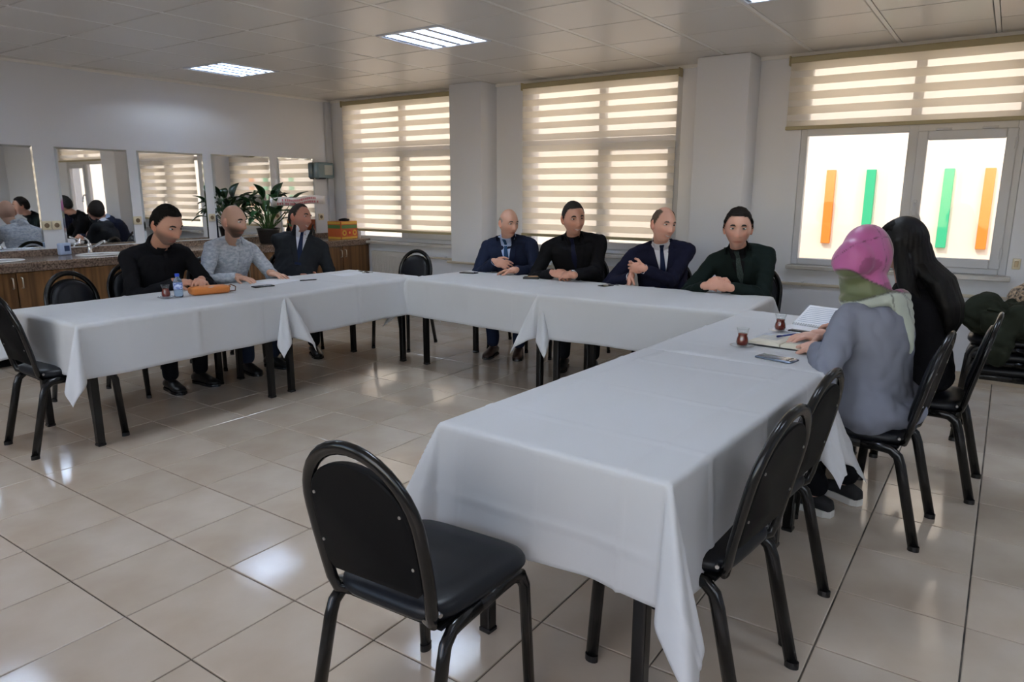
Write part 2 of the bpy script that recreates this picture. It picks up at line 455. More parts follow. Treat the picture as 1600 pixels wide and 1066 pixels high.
# outside: cream facade with coloured strips, ground
CREAM = mat('cream_render', srgb(240, 221, 196), .9, bump=('noise', 20, .05, .01))
fac = thing('facing_building', 'cream rendered building facade with orange and green strips outside the window', 'building', (0, 11, -3))
mw = MB().b2((-30, 0, 0), (14, .4, 9.5)).obj('facade', CREAM, fac)
OR = mat('orange_strip', srgb(236, 134, 40), .7); GR = mat('green_strip', srgb(56, 184, 124), .7)
for x, c in ((-2.13, OR), (-1.62, GR), (-.705, GR), (-.26, OR), (.25, GR), (.8, OR), (-3.1, OR), (-3.6, GR)):
    MB().rbox((x, -.03, 3 + 1.24), (.115, .07, 1.02), .005, 1).obj('colour_strip', c, fac)
for x in (-9.5, -6.2, -3.0):
    f = MB().rbox((x, -.01, 7.2), (1.6, .08, 1.3), .01, 1).obj('facade_window', mat('facade_frame', srgb(225, 200, 185), .6), fac)
    MB().rbox((x, -.04, 7.2), (1.45, .05, 1.15), .01, 1).obj('pane', mat('facade_pane', srgb(200, 150, 140), .2), f)
MB().b2((-30, -.05, 3.35), (14, .02, 3.5)).obj('plinth_band', mat('brown_band', srgb(190, 160, 125), .8), fac)
tag(MB().b2((-40, -40, -3.2), (24, 12, -3.0)).obj('ground', mat('paving', srgb(205, 195, 180), .9)), kind='structure')
tag(MB().b2((XL - .4, YF - .4, ZC + .21), (XR + .4, YB + .23, ZC + .6)).obj('roof_slab', mat('concrete', (.4, .4, .4), .9)), kind='structure')

# ceiling lamps
LOUV = mat('lamp_louvre', (.34, .40, .52), .35, spec=.5)
LBODY = mat('lamp_body', srgb(235, 238, 244), .3)
def lamp(i, j, label, group=None):
    cx, cy = -4.0 + CT * (i + .5), 3.985 + CT * (j + .5)
    t = thing('ceiling_lamp', label, 'ceiling lamp', (cx, cy, ZC), group=group)
    h = CT / 2 - .012
    m = MB()
    for sx, sy, wx, wy in ((-1, 0, .02, 2 * h), (1, 0, .02, 2 * h), (0, -1, 2 * h, .02), (0, 1, 2 * h, .02)):
        m.rbox((sx * (h - .01), sy * (h - .01), .0), (wx, wy, .012), .003, 1)
    m.obj('rim', LBODY, t)
    m = MB(); m.b2((-h, -h, .10), (h, h, .105))
    for sx in (-1, 1): m.b2((sx * h - .002, -h, 0), (sx * h + .002, h, .1)); m.b2((-h, sx * h - .002, 0), (h, sx * h + .002, .1))
    m.obj('housing', LBODY, t)
    for k in range(5):       # long reflectors between the tubes (run along Y)
        x = -h + .02 + (2 * h - .04) * k / 4
        m = MB(); m.loft([[(x - .022, -h + .02, .003), (x + .022, -h + .02, .003), (x, -h + .02, .032)], [(x - .022, h - .02, .003), (x + .022, h - .02, .003), (x, h - .02, .032)]])
        m.obj('reflector', LOUV, t)
    for k in range(8):
        y = -h + .05 + (2 * h - .1) * k / 7
        MB().b2((-h + .02, y - .003, .004), (h - .02, y + .003, .03)).obj('louvre_fin', LOUV, t)
    TUBE = mat('lamp_tube', (.9, .95, 1), .4, emit=((.80, .90, 1.0), LAMP_W))
    for k in range(4):
        x = -h + .02 + (2 * h - .04) * (k + .5) / 4
        MB().tube([(x, -h + .03, .062), (x, h - .03, .062)], .013, 10).obj('lamp_tube', TUBE, t)
for (i, j) in LAMPS:
    lab = {(-4, 0): 'square louvred ceiling lamp nearest the mirror wall', (0, 0): 'square louvred ceiling lamp above the middle of the room',
           (4, 0): 'square louvred ceiling lamp near the square pillar and raised blind'}.get((i, j), 'square louvred ceiling lamp in a further row of the ceiling')
    lamp(i, j, lab, 'louvred ceiling lamps')

# ---------------------------------------------------------------- mirror wall
def mirror(y0, y1, label):
    t = thing('wall_mirror', label, 'mirror', (XL + .004, (y0 + y1) / 2, .925))
    w = y1 - y0; h = .915; b = .018
    MB().b2((-.003, -w / 2 + b, b), (.004, w / 2 - b, h - b)).obj('mirror_glass', MIRROR, t)
    o = [(-w / 2, 0), (w / 2, 0), (w / 2, h), (-w / 2, h)]; i = [(-w / 2 + b, b), (w / 2 - b, b), (w / 2 - b, h - b), (-w / 2 + b, h - b)]
    V = [(.0005, *p) for p in o] + [(.004, *p) for p in i] + [(-.003, *p) for p in o]
    F = [(k, (k + 1) % 4, 4 + (k + 1) % 4, 4 + k) for k in range(4)] + [(k, (k + 1) % 4, 8 + (k + 1) % 4, 8 + k) for k in range(4)]
    mobj('bevelled_edge', V, F, BEVEL, t)
for y0, y1, l in ((2.28, 2.95, 'tall frameless mirror at the end of the row reflecting a plain wall'), (3.13, 3.79, 'tall frameless mirror behind the tap and the empty chair'),
                  (3.89, 4.61, 'tall frameless mirror behind the man in black'), (4.71, 5.47, 'tall frameless mirror behind the leafy plant'), (5.58, 6.12, 'narrow frameless mirror beside the soap dispenser'), (1.4, 2.1, 'tall frameless mirror beyond the first tap')):
    mirror(y0, y1, l)

def outlet(y, z, double, label):
    t = thing('wall_socket', label, 'socket', (XL + .002, y, z), group='wall sockets between the mirrors')
    for k in range(2 if double else 1):
        p = MB().rbox((.006, k * .085, 0), (.012, .08, .08), .004).obj('plate', IVORY, t, True)
        m = MB(); m.tube([(.012, k * .085, 0), (.0135, k * .085, 0)], .022, 16); m.obj('socket_well', mat('socket_shadow', srgb(120, 100, 76), .6), p)
for y, z, d, l in ((2.985, 1.13, True, 'double ivory wall socket between the end mirror and the next one'), (3.83, 1.15, False, 'ivory wall socket beside the head of the man in black'), (4.66, 1.155, False, 'ivory wall socket beside the bald man in the grey shirt'), (5.525, 1.15, False, 'ivory wall socket behind the leafy plant'), (6.2, 1.12, False, 'ivory wall socket above the colourful carton')):
    outlet(y, z, d, l)

t = thing('soap_dispenser', 'translucent blue grey towel dispenser on the wall in the corner', 'dispenser', (XL, 6.24, 1.60))
TB = mat('smoky_plastic', srgb(118, 138, 146), .15)
MB().rbox((.055, 0, .1), (.11, .27, .2), .025, 3).obj('dispenser_case', TB, t, True)
MB().rbox((.112, .03, .105), (.01, .13, .12), .004).obj('window_plate', mat('pale_plate', srgb(176, 180, 176), .3), t, True)
MB().rbox((.06, -.06, .006), (.09, .11, .03), .01).obj('outlet_tray', mat('dark_tray', srgb(30, 42, 56), .3), t, True)

# counter
YC0, YC1 = .8, 6.445
ct = thing('granite_worktop', 'long speckled granite worktop along the mirror wall', 'worktop', (XL + .003, 3.6, .8))
m = MB(); m.rbox((.315, (YC0 + YC1) / 2 - 3.6, .045), (.63, YC1 - YC0, .03), .006, 2); m.obj('worktop_slab', GRANITE, ct)
MB().rbox((.6, (YC0 + YC1) / 2 - 3.6, .008), (.05, YC1 - YC0, .05), .006, 2).obj('front_apron', GRANITE, ct)
MB().b2((0, YC0 - 3.6, .05), (.02, YC1 - 3.6, .115)).obj('backsplash', GRANITE, ct)
HAND = mat('satin_handle', srgb(200, 190, 176), .3, metal=.8)
proto = None
for k in range(6):
    yc = 6.0 - .885 * k
    lab = ['striped wooden base cabinet in the corner by the radiator', 'striped wooden base cabinet under the leafy plant', 'striped wooden base cabinet behind the bald man in the grey shirt', 'striped wooden base cabinet behind the man in black', 'striped wooden base cabinet behind the empty chair', 'striped wooden base cabinet at the far end of the counter'][k]
    if k == 0:
        t = thing('base_cabinet', lab, 'cabinet', (XL + .003, yc, 0), group='base cabinets'); proto = t
        MB().b2((0, -.44, .08), (.585, .44, .784)).obj('body', WOOD, t)
        MB().b2((.02, -.44, 0), (.53, .44, .08)).obj('plinth', BOARD, t)
        for s in (-1, 1):
            d = MB().rbox((.596, s * .22, .43), (.02, .432, .70), .003, 1).obj('door', WOOD, t)
            MB().tube([(.606, s * .035, .74), (.63, s * .035, .735), (.634, s * .035, .70), (.63, s * .035, .655), (.606, s * .035, .65)], .006, 8).obj('handle', HAND, d, True)
        MB().b2((.585, -.4425, .08), (.607, -.4385, .784)).obj('edge_strip', mat('edge_strip', srgb(170, 150, 125), .4), t)
    else:
        t = copy_tree(proto); t.location.y = yc; t['label'] = lab
# basins and taps
for y, l1, l2 in ((3.28, 'chrome swan tap behind the man in black', 'oval washbasin below the tap beside the man in black'), (2.42, 'chrome swan tap at the end mirror', 'oval washbasin below the tap at the end mirror')):
    b = thing('washbasin', l2, 'washbasin', (XL + .34, y, .862))
    n = 28; prof = [(1.0, .0), (.97, .008), (.9, .004), (.84, -.012 + .01), (.8, .001)]
    rings = [[(.17 * s * math.cos(2 * math.pi * q / n), .22 * s * math.sin(2 * math.pi * q / n), z) for q in range(n)] for s, z in prof]
    MB().loft(rings).obj('basin_rim', mat('ceramic', srgb(235, 235, 235), .15), b, True)
    MB().lathe([(.02, .002), (.02, .004)], n=14).obj('drain', CHROME, b)
    t = thing('tap', l1, 'tap', (XL + .13, y, .86))
    MB().lathe([(.028, 0), (.026, .01), (.02, .02), (.02, .07), (.022, .085), (.012, .1)], n=16).obj('tap_body', CHROME, t, True)
    MB().tube([(.0, 0, .05), (.05, .04, .075), (.1, .07, .11), (.12, .085, .115), (.13, .09, .10)], [.014, .013, .012, .014, .016], 10).obj('spout', CHROME, t, True)
    MB().tube([(0, 0, .1), (-.005, -.01, .125), (.03, -.05, .15)], [.012, .01, .009], 8).obj('lever', CHROME, t, True)

# radiators + pipe
def radiator(x0, x1, label):
    t = thing('radiator', label, 'radiator', ((x0 + x1) / 2, YB - .06, .16)); w = x1 - x0
    m = MB(); m.rbox((0, 0, .27), (w, .07, .54), .012, 2)
    for k in range(int(w / .045)): m.rbox((-w / 2 + .03 + k * .045, -.037, .27), (.028, .008, .46), .003, 1)
    m.obj('radiator_panel', RADW, t)
    MB().b2((-w / 2, -.035, .53), (w / 2, .035, .552)).obj('top_grille', RADW, t)
    v = MB().tube([(w / 2 - .02, 0, .49), (w / 2 + .05, 0, .49)], .012, 8).obj('valve', CHROME, t, True)
    MB().tube([(w / 2 + .03, -.002, .49), (w / 2 + .03, -.07, .49)], .022, 12).obj('valve_knob', IVORY, v, True)
radiator(-6.56, -5.93, 'white panel radiator between the counter and the empty corner chair')
radiator(-3.9, -2.75, 'white panel radiator behind the men at the windows')
t = thing('heating_pipe', 'cream heating pipe running along the window wall', 'pipe', (-3, YB, .67))
MB().tube([(x + 3, y - YB, 0) for x, y in ((-5.93, 6.42), (-5.13, 6.42), (-5.13, 6.14), (-4.64, 6.14), (-4.64, 6.42), (-2.37, 6.42), (-2.37, 6.12), (-1.86, 6.12), (-1.86, 6.42), (1.6, 6.42))], .013, 8).obj('pipe', mat('cream_pipe', srgb(206, 194, 174), .4), t)
for x in (-5.4, -1.4, -.4, .5): MB().rbox((x + 3, -.018, 0), (.02, .034, .045), .004).obj('pipe_clip', PVC, t)
o = thing('light_switch', 'small ivory wall switch beside the uncovered window', 'switch', (.085, YB - .004, .93))
sw = MB().rbox((0, -.006, 0), (.05, .014, .08), .005).obj('plate', IVORY, o, True); MB().rbox((0, -.015, 0), (.024, .008, .045), .003).obj('rocker', mat('rocker', srgb(200, 176, 140), .4), o, True)

# ---------------------------------------------------------------- tables and cloths
T = .735
def table(cx, cy, rz, L, Wd, label):
    """L along local X"""
    t = thing('folding_table', label, 'table', (cx, cy, 0), rz)
    MB().rbox((0, 0, T - .022), (L, Wd, .026), .006, 2).obj('tabletop', mat('table_board', srgb(120, 90, 60), .5), t)
    for sx in (-1, 1):
        MB().rbox((sx * (L / 2 - .1), 0, T - .055), (.03, Wd - .16, .04), .004, 1).obj('cross_rail', BLKMETAL, t)
        for sy in (-1, 1):
            l = MB().rbox((sx * (L / 2 - .09), sy * (Wd / 2 - .1), (T - .035) / 2 + .008), (.042, .042, T - .05), .006, 2).obj('leg', BLKMETAL, t)
            MB().rbox((sx * (L / 2 - .09), sy * (Wd / 2 - .1), .009), (.046, .046, .018), .004, 1).obj('foot_cap', BLK, l)
    return t
def cloth(cx, cy, rz, L, Wd, label, seed, ov=(.33, .33), dz=0.0, amp=.012, res=.016, group=None, corner=.40):
    a, b = L / 2 + .004, Wd / 2 + .004; A, B = a + ov[0], b + ov[1]
    nu, nv = int(2 * A / res), int(2 * B / res)
    U, Vv = np.meshgrid(np.linspace(-A, A, nu), np.linspace(-B, B, nv), indexing='ij')
    u, v = U.ravel(), Vv.ravel(); r = np.random.RandomState(seed)
    du = np.maximum(np.abs(u) - a, 0); dv = np.maximum(np.abs(v) - b, 0); su, sv = np.sign(u), np.sign(v)
    x = np.clip(u, -a, a); y = np.clip(v, -b, b)
    rr = np.hypot(du, dv); th = np.arctan2(dv, du + 1e-9)          # 0 .. pi/2 round a corner
    k = np.sin(2 * th) * (rr > 0)                                   # 1 on the corner fold
    both = (du > 0) & (dv > 0)
    edge = .010
    # hang: soft bend at the edge then straight down
    drop = np.where(rr < edge * 1.57, edge * (1 - np.cos(np.minimum(rr / edge, 1.57))), rr - edge * .57)
    out = np.where(rr < edge * 1.57, edge * np.sin(np.minimum(rr / edge, 1.57)), edge) + .05 * np.maximum(rr - .02, 0)
    ph = r.uniform(0, 6.28, 6)
    depth = np.clip(rr / .33, 0, 1.4)
    fx = np.sin(v * 9 + ph[0]) * .6 + np.sin(v * 17 + ph[1]) * .35 + np.sin(v * 5 + ph[2])
    fy = np.sin(u * 8 + ph[3]) * .6 + np.sin(u * 15 + ph[4]) * .35 + np.sin(u * 4.3 + ph[5])
    dirx = np.where(both, np.cos(th), (du > 0) * 1.0); diry = np.where(both, np.sin(th), (dv > 0) * 1.0)
    fold = amp * depth * (fx * dirx * dirx + fy * diry * diry) * np.where(both, 1 - k, 1)
    o = out + np.maximum(fold, -out + .004) + np.where(both, corner * rr * k + .012 * np.sin(th * 12 + ph[0]) * depth * k, 0)
    o = o + depth * .0045 * wob(np.c_[u, v, 0 * u], 24, seed) * (rr > .02)
    he = np.minimum(A - np.abs(u), B - np.abs(v)); o = o + .0022 * np.exp(-((he - .03) / .005) ** 2) * (rr > 0)
    # corner flap swings a little to one side
    x = x + su * o * dirx; y = y + sv * o * diry
    z = T + .004 + dz - drop * np.where(both, 1 - .035 * k, 1)
    # pressed creases and slight ripples
    rid = np.zeros_like(u)
    for q in (-.66, -.33, 0.0, .33, .66):
        rid += np.exp(-((u - q * L) / .007) ** 2)
    rid += np.exp(-((v - .30) / .007) ** 2) + np.exp(-((v + .26) / .007) ** 2)
    rid += .7 * np.exp(-((v - .02) / .006) ** 2)
    z = z + np.where(rr == 0, .005 * rid + .002 * np.sin(u * 7 + ph[1]) * np.sin(v * 9 + ph[2]) + .0012, 0)
    x = x + np.where((du == 0) & (dv > 0), 0, su * .007 * rid * (du > 0)); y = y + sv * .008 * rid * (dv > 0)
    P = np.c_[x, y, np.maximum(z, .012)]
    F = [(i * nv + j, (i + 1) * nv + j, (i + 1) * nv + j + 1, i * nv + j + 1) for i in range(nu - 1) for j in range(nv - 1)]
    ob = mobj('tablecloth', P, F, CLOTH, None, True, fix=False)
    ob.location = (cx, cy, 0); ob.rotation_euler = (0, 0, rz)
    so = ob.modifiers.new('hem', 'SOLIDIFY'); so.thickness = .0016; so.offset = 1
    tag(ob, label, 'tablecloth', group)
    return ob
H90 = math.pi / 2
TAB = [(-4.49, 2.435, H90 + .01, 1.37, .82, 'folding table under white cloth in front of the man in black', 'white tablecloth with the tea glass, water bottle and tan bag on it', 11, 0.0),
       (-4.50, 3.80, H90 - .005, 1.36, .82, 'folding table under white cloth at the laughing man in the charcoal suit', 'white tablecloth with the keys on it, towards the room corner', 12, .002),
       (-3.29, 4.645, -.115, 1.42, .80, 'folding table under white cloth at the bald man in the navy suit', 'white tablecloth at the bald man in the navy suit', 13, .004),
       (-1.95, 4.545, .035, 1.38, .78, 'folding table under white cloth at the man with the green tie', 'white tablecloth at the man with the dark green tie', 14, .006),
       (-.965, 2.285, H90 - .055, 1.36, .765, 'folding table under white cloth at the three empty chairs', 'empty white tablecloth with pressed creases between the empty chairs', 15, .0),
       (-.885, 3.635, H90 - .055, 1.33, .765, 'folding table under white cloth in front of the two women', 'white tablecloth with two tea glasses and the notebooks on it', 16, .003)]
for cx, cy, rz, L, Wd, l1, l2, sd_, dz in TAB:
    table(cx, cy, rz, L, Wd, l1)
    near = sd_ == 15
    cloth(cx, cy, rz, L, Wd, l2, sd_, (.34, .36) if near else (.30, .31), dz, .013 if near else .010, .012 if near else .018)

# ---------------------------------------------------------------- chairs
def make_chair():
    t = empty('banquet_chair')
    def lean(z): return -.185 - max(z - .47, 0) * .22
    # seat
    n = 40; rings = []
    for s, z in ((.82, .425), (.95, .428), (1.0, .442), (1.0, .452), (.97, .466), (.88, .476), (.6, .482), (.2, .484)):
        ring = []
        for q in range(n):
            a = 2 * math.pi * q / n; c, si = math.cos(a), math.sin(a); e = .38
            x = .198 * math.copysign(abs(c) ** e, c); y = .205 * math.copysign(abs(si) ** e, si)
            x *= 1 + .10 * (y / .2)
            ring.append((x * s, .02 + y * s, z))
        rings.append(ring)
    MB().loft(rings).obj('seat', VINYL, t, True)
    MB().rbox((0, .02, .418), (.34, .36, .014), .004, 1).obj('seat_base', BOARD, t)
    # back frame: flat oval tube bent into an arch, feet of the arch tucked under the seat
    p = [(.05, -.115, .432), (.11, -.15, .428), (.155, -.178, .44), (.163, -.188, .475), (.169, lean(.54), .54), (.172, lean(.62), .62)]
    for k in range(0, 19):
        a = math.pi * k / 18; z = .69 + .192 * math.sin(a)
        p.append((.172 * math.cos(a), lean(z), z))
    p += [(-x, y, z) for x, y, z in p[5::-1]]
    MB().tube(p, .018, 12, .013, up=(0, 1, .2)).obj('back_frame', BLKMETAL, t, True)
    # padded back panel inside the arch, open slot at the top
    out = []
    for k in range(0, 25):
        a = math.pi * k / 24; x = .157 * math.cos(a); z = .685 + .158 * math.sin(a) ** .85
        out.append((x, z))
    out += [(-.156, .60), (-.153, .535), (-.135, .512), (.135, .512), (.153, .535), (.156, .60)]
    cz = .68; rings = []
    for s, dy in ((.9, .018), (.985, .014), (1.0, .004), (1.0, -.008), (.97, -.012)):
        rings.append([(x * s, lean(cz + (z - cz) * s) + dy, cz + (z - cz) * s) for x, z in out])
    MB().loft(rings).obj('back_panel', BOARD, t, 'auto')
    rings = [[(x * s, lean(cz + (z - cz) * s) + dy, cz + (z - cz) * s) for x, z in out] for s, dy in ((.95, .012), (.92, .024), (.7, .032), (.2, .034))]
    MB().loft(rings).obj('back_cushion', VINYL, t, True)
    for sx in (-1, 1):
        for z in (.60, .74):
            x = sx * (.143 if z < .7 else .134)
            MB().tube([(x, lean(z) - .010, z), (x, lean(z) - .0145, z)], .0042, 10).obj('screw', STEEL, t)
        MB().tube([(sx * .155, -.155, .455), (sx * .168, -.16, .455)], .006, 8).obj('screw', STEEL, t)
    for sx in (-1, 1):
        x = sx * .182
        fr = [(x, -.02, .412), (x, .09, .412), (x, .15, .41), (x + sx * .002, .185, .395), (x + sx * .004, .202, .36), (x + sx * .012, .222, .01)]
        rr = [(x, -.02, .412), (x, -.10, .412), (x, -.135, .408), (x + sx * .002, -.165, .385), (x + sx * .004, -.178, .35), (x + sx * .012, -.262, .01)]
        for path in (fr, rr):
            l = MB().tube(path, .021, 12, .0145, up=(1, 0, 0)).obj('leg', BLKMETAL, t, True)
            e = Vector(path[-1])
            MB().tube([e + Vector((0, 0, .012)), e - Vector((0, 0, .01))], .0225, 12, .016, up=(1, 0, 0)).obj('foot_cap', BLK, l)
    return t
proto_chair = make_chair(); first = [True]
def chair(x, y, face, label, z=0.0, tilt=0.0, group='black banquet chairs'):
    """face: world angle the sitter looks, degrees from +X"""
    if first[0]: c = proto_chair; first[0] = False
    else: c = copy_tree(proto_chair)
    c.location = (x, y, z); c.rotation_euler = (tilt, 0, math.radians(face - 90))
    tag(c, label, 'chair', group)
    return c
chair(-1.18, 1.305, 93, 'empty black chair at the free end of the empty white table')
chair(-.675, 1.94, 173, 'empty black chair pushed under the table beside the hanging cloth corner')
chair(-.675, 2.42, 174, 'empty black chair pushed under the table next to the woman in the headscarf')
chair(-.41, 3.36, 176, 'black chair under the woman in the headscarf')
chair(-.25, 4.02, 178, 'black chair under the woman with long black hair')
chair(-4.43, 1.80, 88, 'empty black chair at the short end of the mirror-side tables')
chair(-5.10, 2.31, 5, 'empty black chair between the table and the cabinets beside the man in black')
chair(-5.36, 2.84, 0, 'black chair under the man in black')
chair(-5.36, 3.49, 0, 'black chair under the man in the grey checked shirt')
chair(-5.42, 4.24, -28, 'black chair under the laughing man in the charcoal suit')
chair(-4.62, 4.86, -80, 'empty black chair in the room corner in front of the radiator')
chair(-3.72, 5.46, -80, 'black chair under the bald man in the navy suit')
chair(-3.02, 5.42, -80, 'black chair under the smiling man in the black suit')
chair(-2.24, 5.42, -78, 'black chair under the balding man in the navy jacket and white shirt')
chair(-1.52, 5.34, -84, 'black chair under the man with the dark green tie')
for k in range(3):
    chair(.11, 4.98, 178, ['lowest black chair of the stack under the coats', 'middle black chair of the stack under the coats', 'topmost black chair of the stack under the coats'][k], z=.085 * k)
# PEOPLE_AND_ITEMS
# ---------------------------------------------------------------- people
def rotz(a): return Matrix.Rotation(a, 3, 'Z')

def head_shape(hs=1.0, wide=1.0, jaw=1.0, smile=0.0, nose=1.0):
    """sculpted head, looks along +Y, centre between the ears; returns V, F and unit coords"""
    nu, nv = 72, 56
    th = np.linspace(0.02, math.pi - .02, nv); ph = np.arange(nu) * 2 * math.pi / nu
    TH, PH = np.meshgrid(th, ph, indexing='ij')
    dx, dy, dz = np.sin(TH) * np.sin(PH), np.sin(TH) * np.cos(PH), np.cos(TH)
    dx, dy, dz = dx.ravel(), dy.ravel(), dz.ravel()
    x, y, z = dx * .077 * wide, dy * .098, dz * .12
    front = np.clip(dy, 0, 1); back = np.clip(-dy, 0, 1)
    lo = smooth01(-.01, -.11, z)
    x = x * (1 - .20 * lo * jaw)                                   # jaw narrows
    z = np.where(z < 0, z * (1 + .03 * front), z)
    y = y - lo * back * .045                                       # nape tucks in ...
    y = np.where(dy < 0, y + lo * back * .085, y)
    y = y + .012 * front * smooth01(-.07, -.11, z)                 # chin forward
    y = y - .010 * front * smooth01(.05, .11, z)                   # forehead slopes
    y = np.where(dy > 0, y * (1 - .06 * (np.abs(x) / .077) ** 2), y)
    def g(cx, cz, sx, sz): return np.exp(-((x - cx) / sx) ** 2 - ((z - cz) / sz) ** 2) * (dy > 0)
    y = y + .005 * g(0, .028, .05, .012)                           # brow
    for s in (-1, 1):
        y = y - .010 * g(s * .031, .006, .017, .013)               # socket
        y = y + .005 * g(s * .043, -.03, .018, .018) * (1 + .8 * smile)   # cheek
        y = y + .004 * g(s * .013, -.042, .007, .007)              # nostril wing
    ridge = np.clip((.018 - z) / .06, 0, 1) * (z > -.05)
    y = y + nose * (.026 * ridge ** 1.0 * np.exp(-(x / (.009 + .006 * ridge)) ** 2) * smooth01(-.054, -.040, z)) * (dy > 0)
    y = y + .005 * g(0, -.067 + 0 * x, .022 + .006 * smile, .005) + .005 * g(0, -.079, .018, .005) - .004 * g(0, -.073 + smile * .006 * (np.abs(x) / .02) ** 2, .026 + .006 * smile, .0028)
    y = y + .004 * g(0, -.104, .016, .012)
    V = np.c_[x, y, z] * hs
    F = []
    for i in range(nv - 1):
        for j in range(nu):
            k = (j + 1) % nu
            F.append((i * nu + j, (i + 1) * nu + j, (i + 1) * nu + k, i * nu + k))
    F.append(tuple(range(nu))); F.append(tuple(range((nv - 1) * nu + nu - 1, (nv - 1) * nu - 1, -1)))
    return V, F

def hair_mask(V, style):
    x, y, z = V[:, 0], V[:, 1], V[:, 2]
    if style == 'bald': return np.full(len(V), -1.0)
    line = np.interp(y, [-.11, -.05, -.01, .012, .03, .05, .075, .1], [-.065, -.05, -.012, .004, .045, .070, .085, .094])
    if style == 'fringe':
        top = np.interp(y, [-.11, -.06, 0, .03], [.06, .05, .035, .02]); m = np.minimum(z - line, top - z); m = np.where(y > .03, -1, m)
        return m
    line = line + .012 * smooth01(.028, .05, np.abs(x)) * smooth01(.02, .05, y)
    if style == 'receding': line = line + smooth01(.0, .07, y) * .022 + np.where(np.abs(x) > .03, .012 * smooth01(.03, .07, y), 0)
    if style == 'balding':
        line = np.interp(y, [-.11, -.05, -.01, .012, .03, .04], [-.065, -.05, -.012, .004, .045, .1])
        m = z - line; top = .082 + .02 * (np.abs(x) > .04); return np.minimum(m, top - z)
    return z - line

def hand_mesh(mb, w, d, n, side, curl=.5, s=1.0, spread=1.0):
    """w wrist, d finger direction, n palm normal, side = +1 thumb towards d x n"""
    w = Vector(w); d = Vector(d).normalized(); n = Vector(n); n = (n - d * n.dot(d)).normalized(); lat = d.cross(n) * side
    R = Matrix((lat, d, n)).transposed()
    mb.ell(w + d * .048 * s, (.041 * s, .055 * s, .017 * s), R)
    mb.ell(w + d * .03 * s + lat * .022 * s + n * .006 * s, (.02 * s, .035 * s, .017 * s), R)
    mb.cap(w - d * .012 * s, w + d * .02 * s, .028 * s, .027 * s)
    for k, (o, L) in enumerate(((.031, .072), (.0105, .081), (-.0105, .076), (-.030, .060))):
        p = w + d * (.092 - .004 * abs(k - 1.2)) * s + lat * o * s
        dirv = (d + lat * o * 2.2 * spread).normalized(); ang = 0
        for q, fr in enumerate((.45, .32, .26)):
            ang += curl * (.5 if q == 0 else 1.0) * (1 + .12 * k)
            v = dirv * math.cos(ang) + n * math.sin(ang)
            e = p + v * (L * fr * s)
            mb.cap(p, e, (.0093 - .0008 * q) * s, (.0088 - .0009 * q) * s, 8); p = e
    p = w + d * .025 * s + lat * .034 * s; v = (d * .75 + lat * .55 + n * .35).normalized()
    e = p + v * .042 * s; mb.cap(p, e, .0125 * s, .0105 * s, 8)
    v2 = (d * .95 + lat * .05 + n * (.3 + curl * .3)).normalized(); mb.cap(e, e + v2 * .033 * s, .0105 * s, .0085 * s, 8)

def ik(S, Wp, l1, l2, pole):
    S, Wp, pole = Vector(S), Vector(Wp), Vector(pole); d = Wp - S; L = min(d.length, (l1 + l2) * .995)
    t = d.normalized(); a = (l1 * l1 - l2 * l2 + L * L) / (2 * L); h = math.sqrt(max(l1 * l1 - a * a, 1e-5))
    p = pole - t * pole.dot(t); p.normalize()
    return S + t * a + p * h, S + t * L

SKIN = mat('skin', (.5, .3, .2), .5, spec=.35, attr=True, bump=('noise', 120, .06, .001))
EYE = mat('eye', (.5, .5, .5), .15, attr=True)
def fabric(name, col, rough=.9, noise=None, sheen=0.0): return mat(name, col, rough, spec=.08, noise=noise, bump=('noise', 350, .15, .001), sheen=sheen)
HAIRB = ('wave', 60, .3, .002)

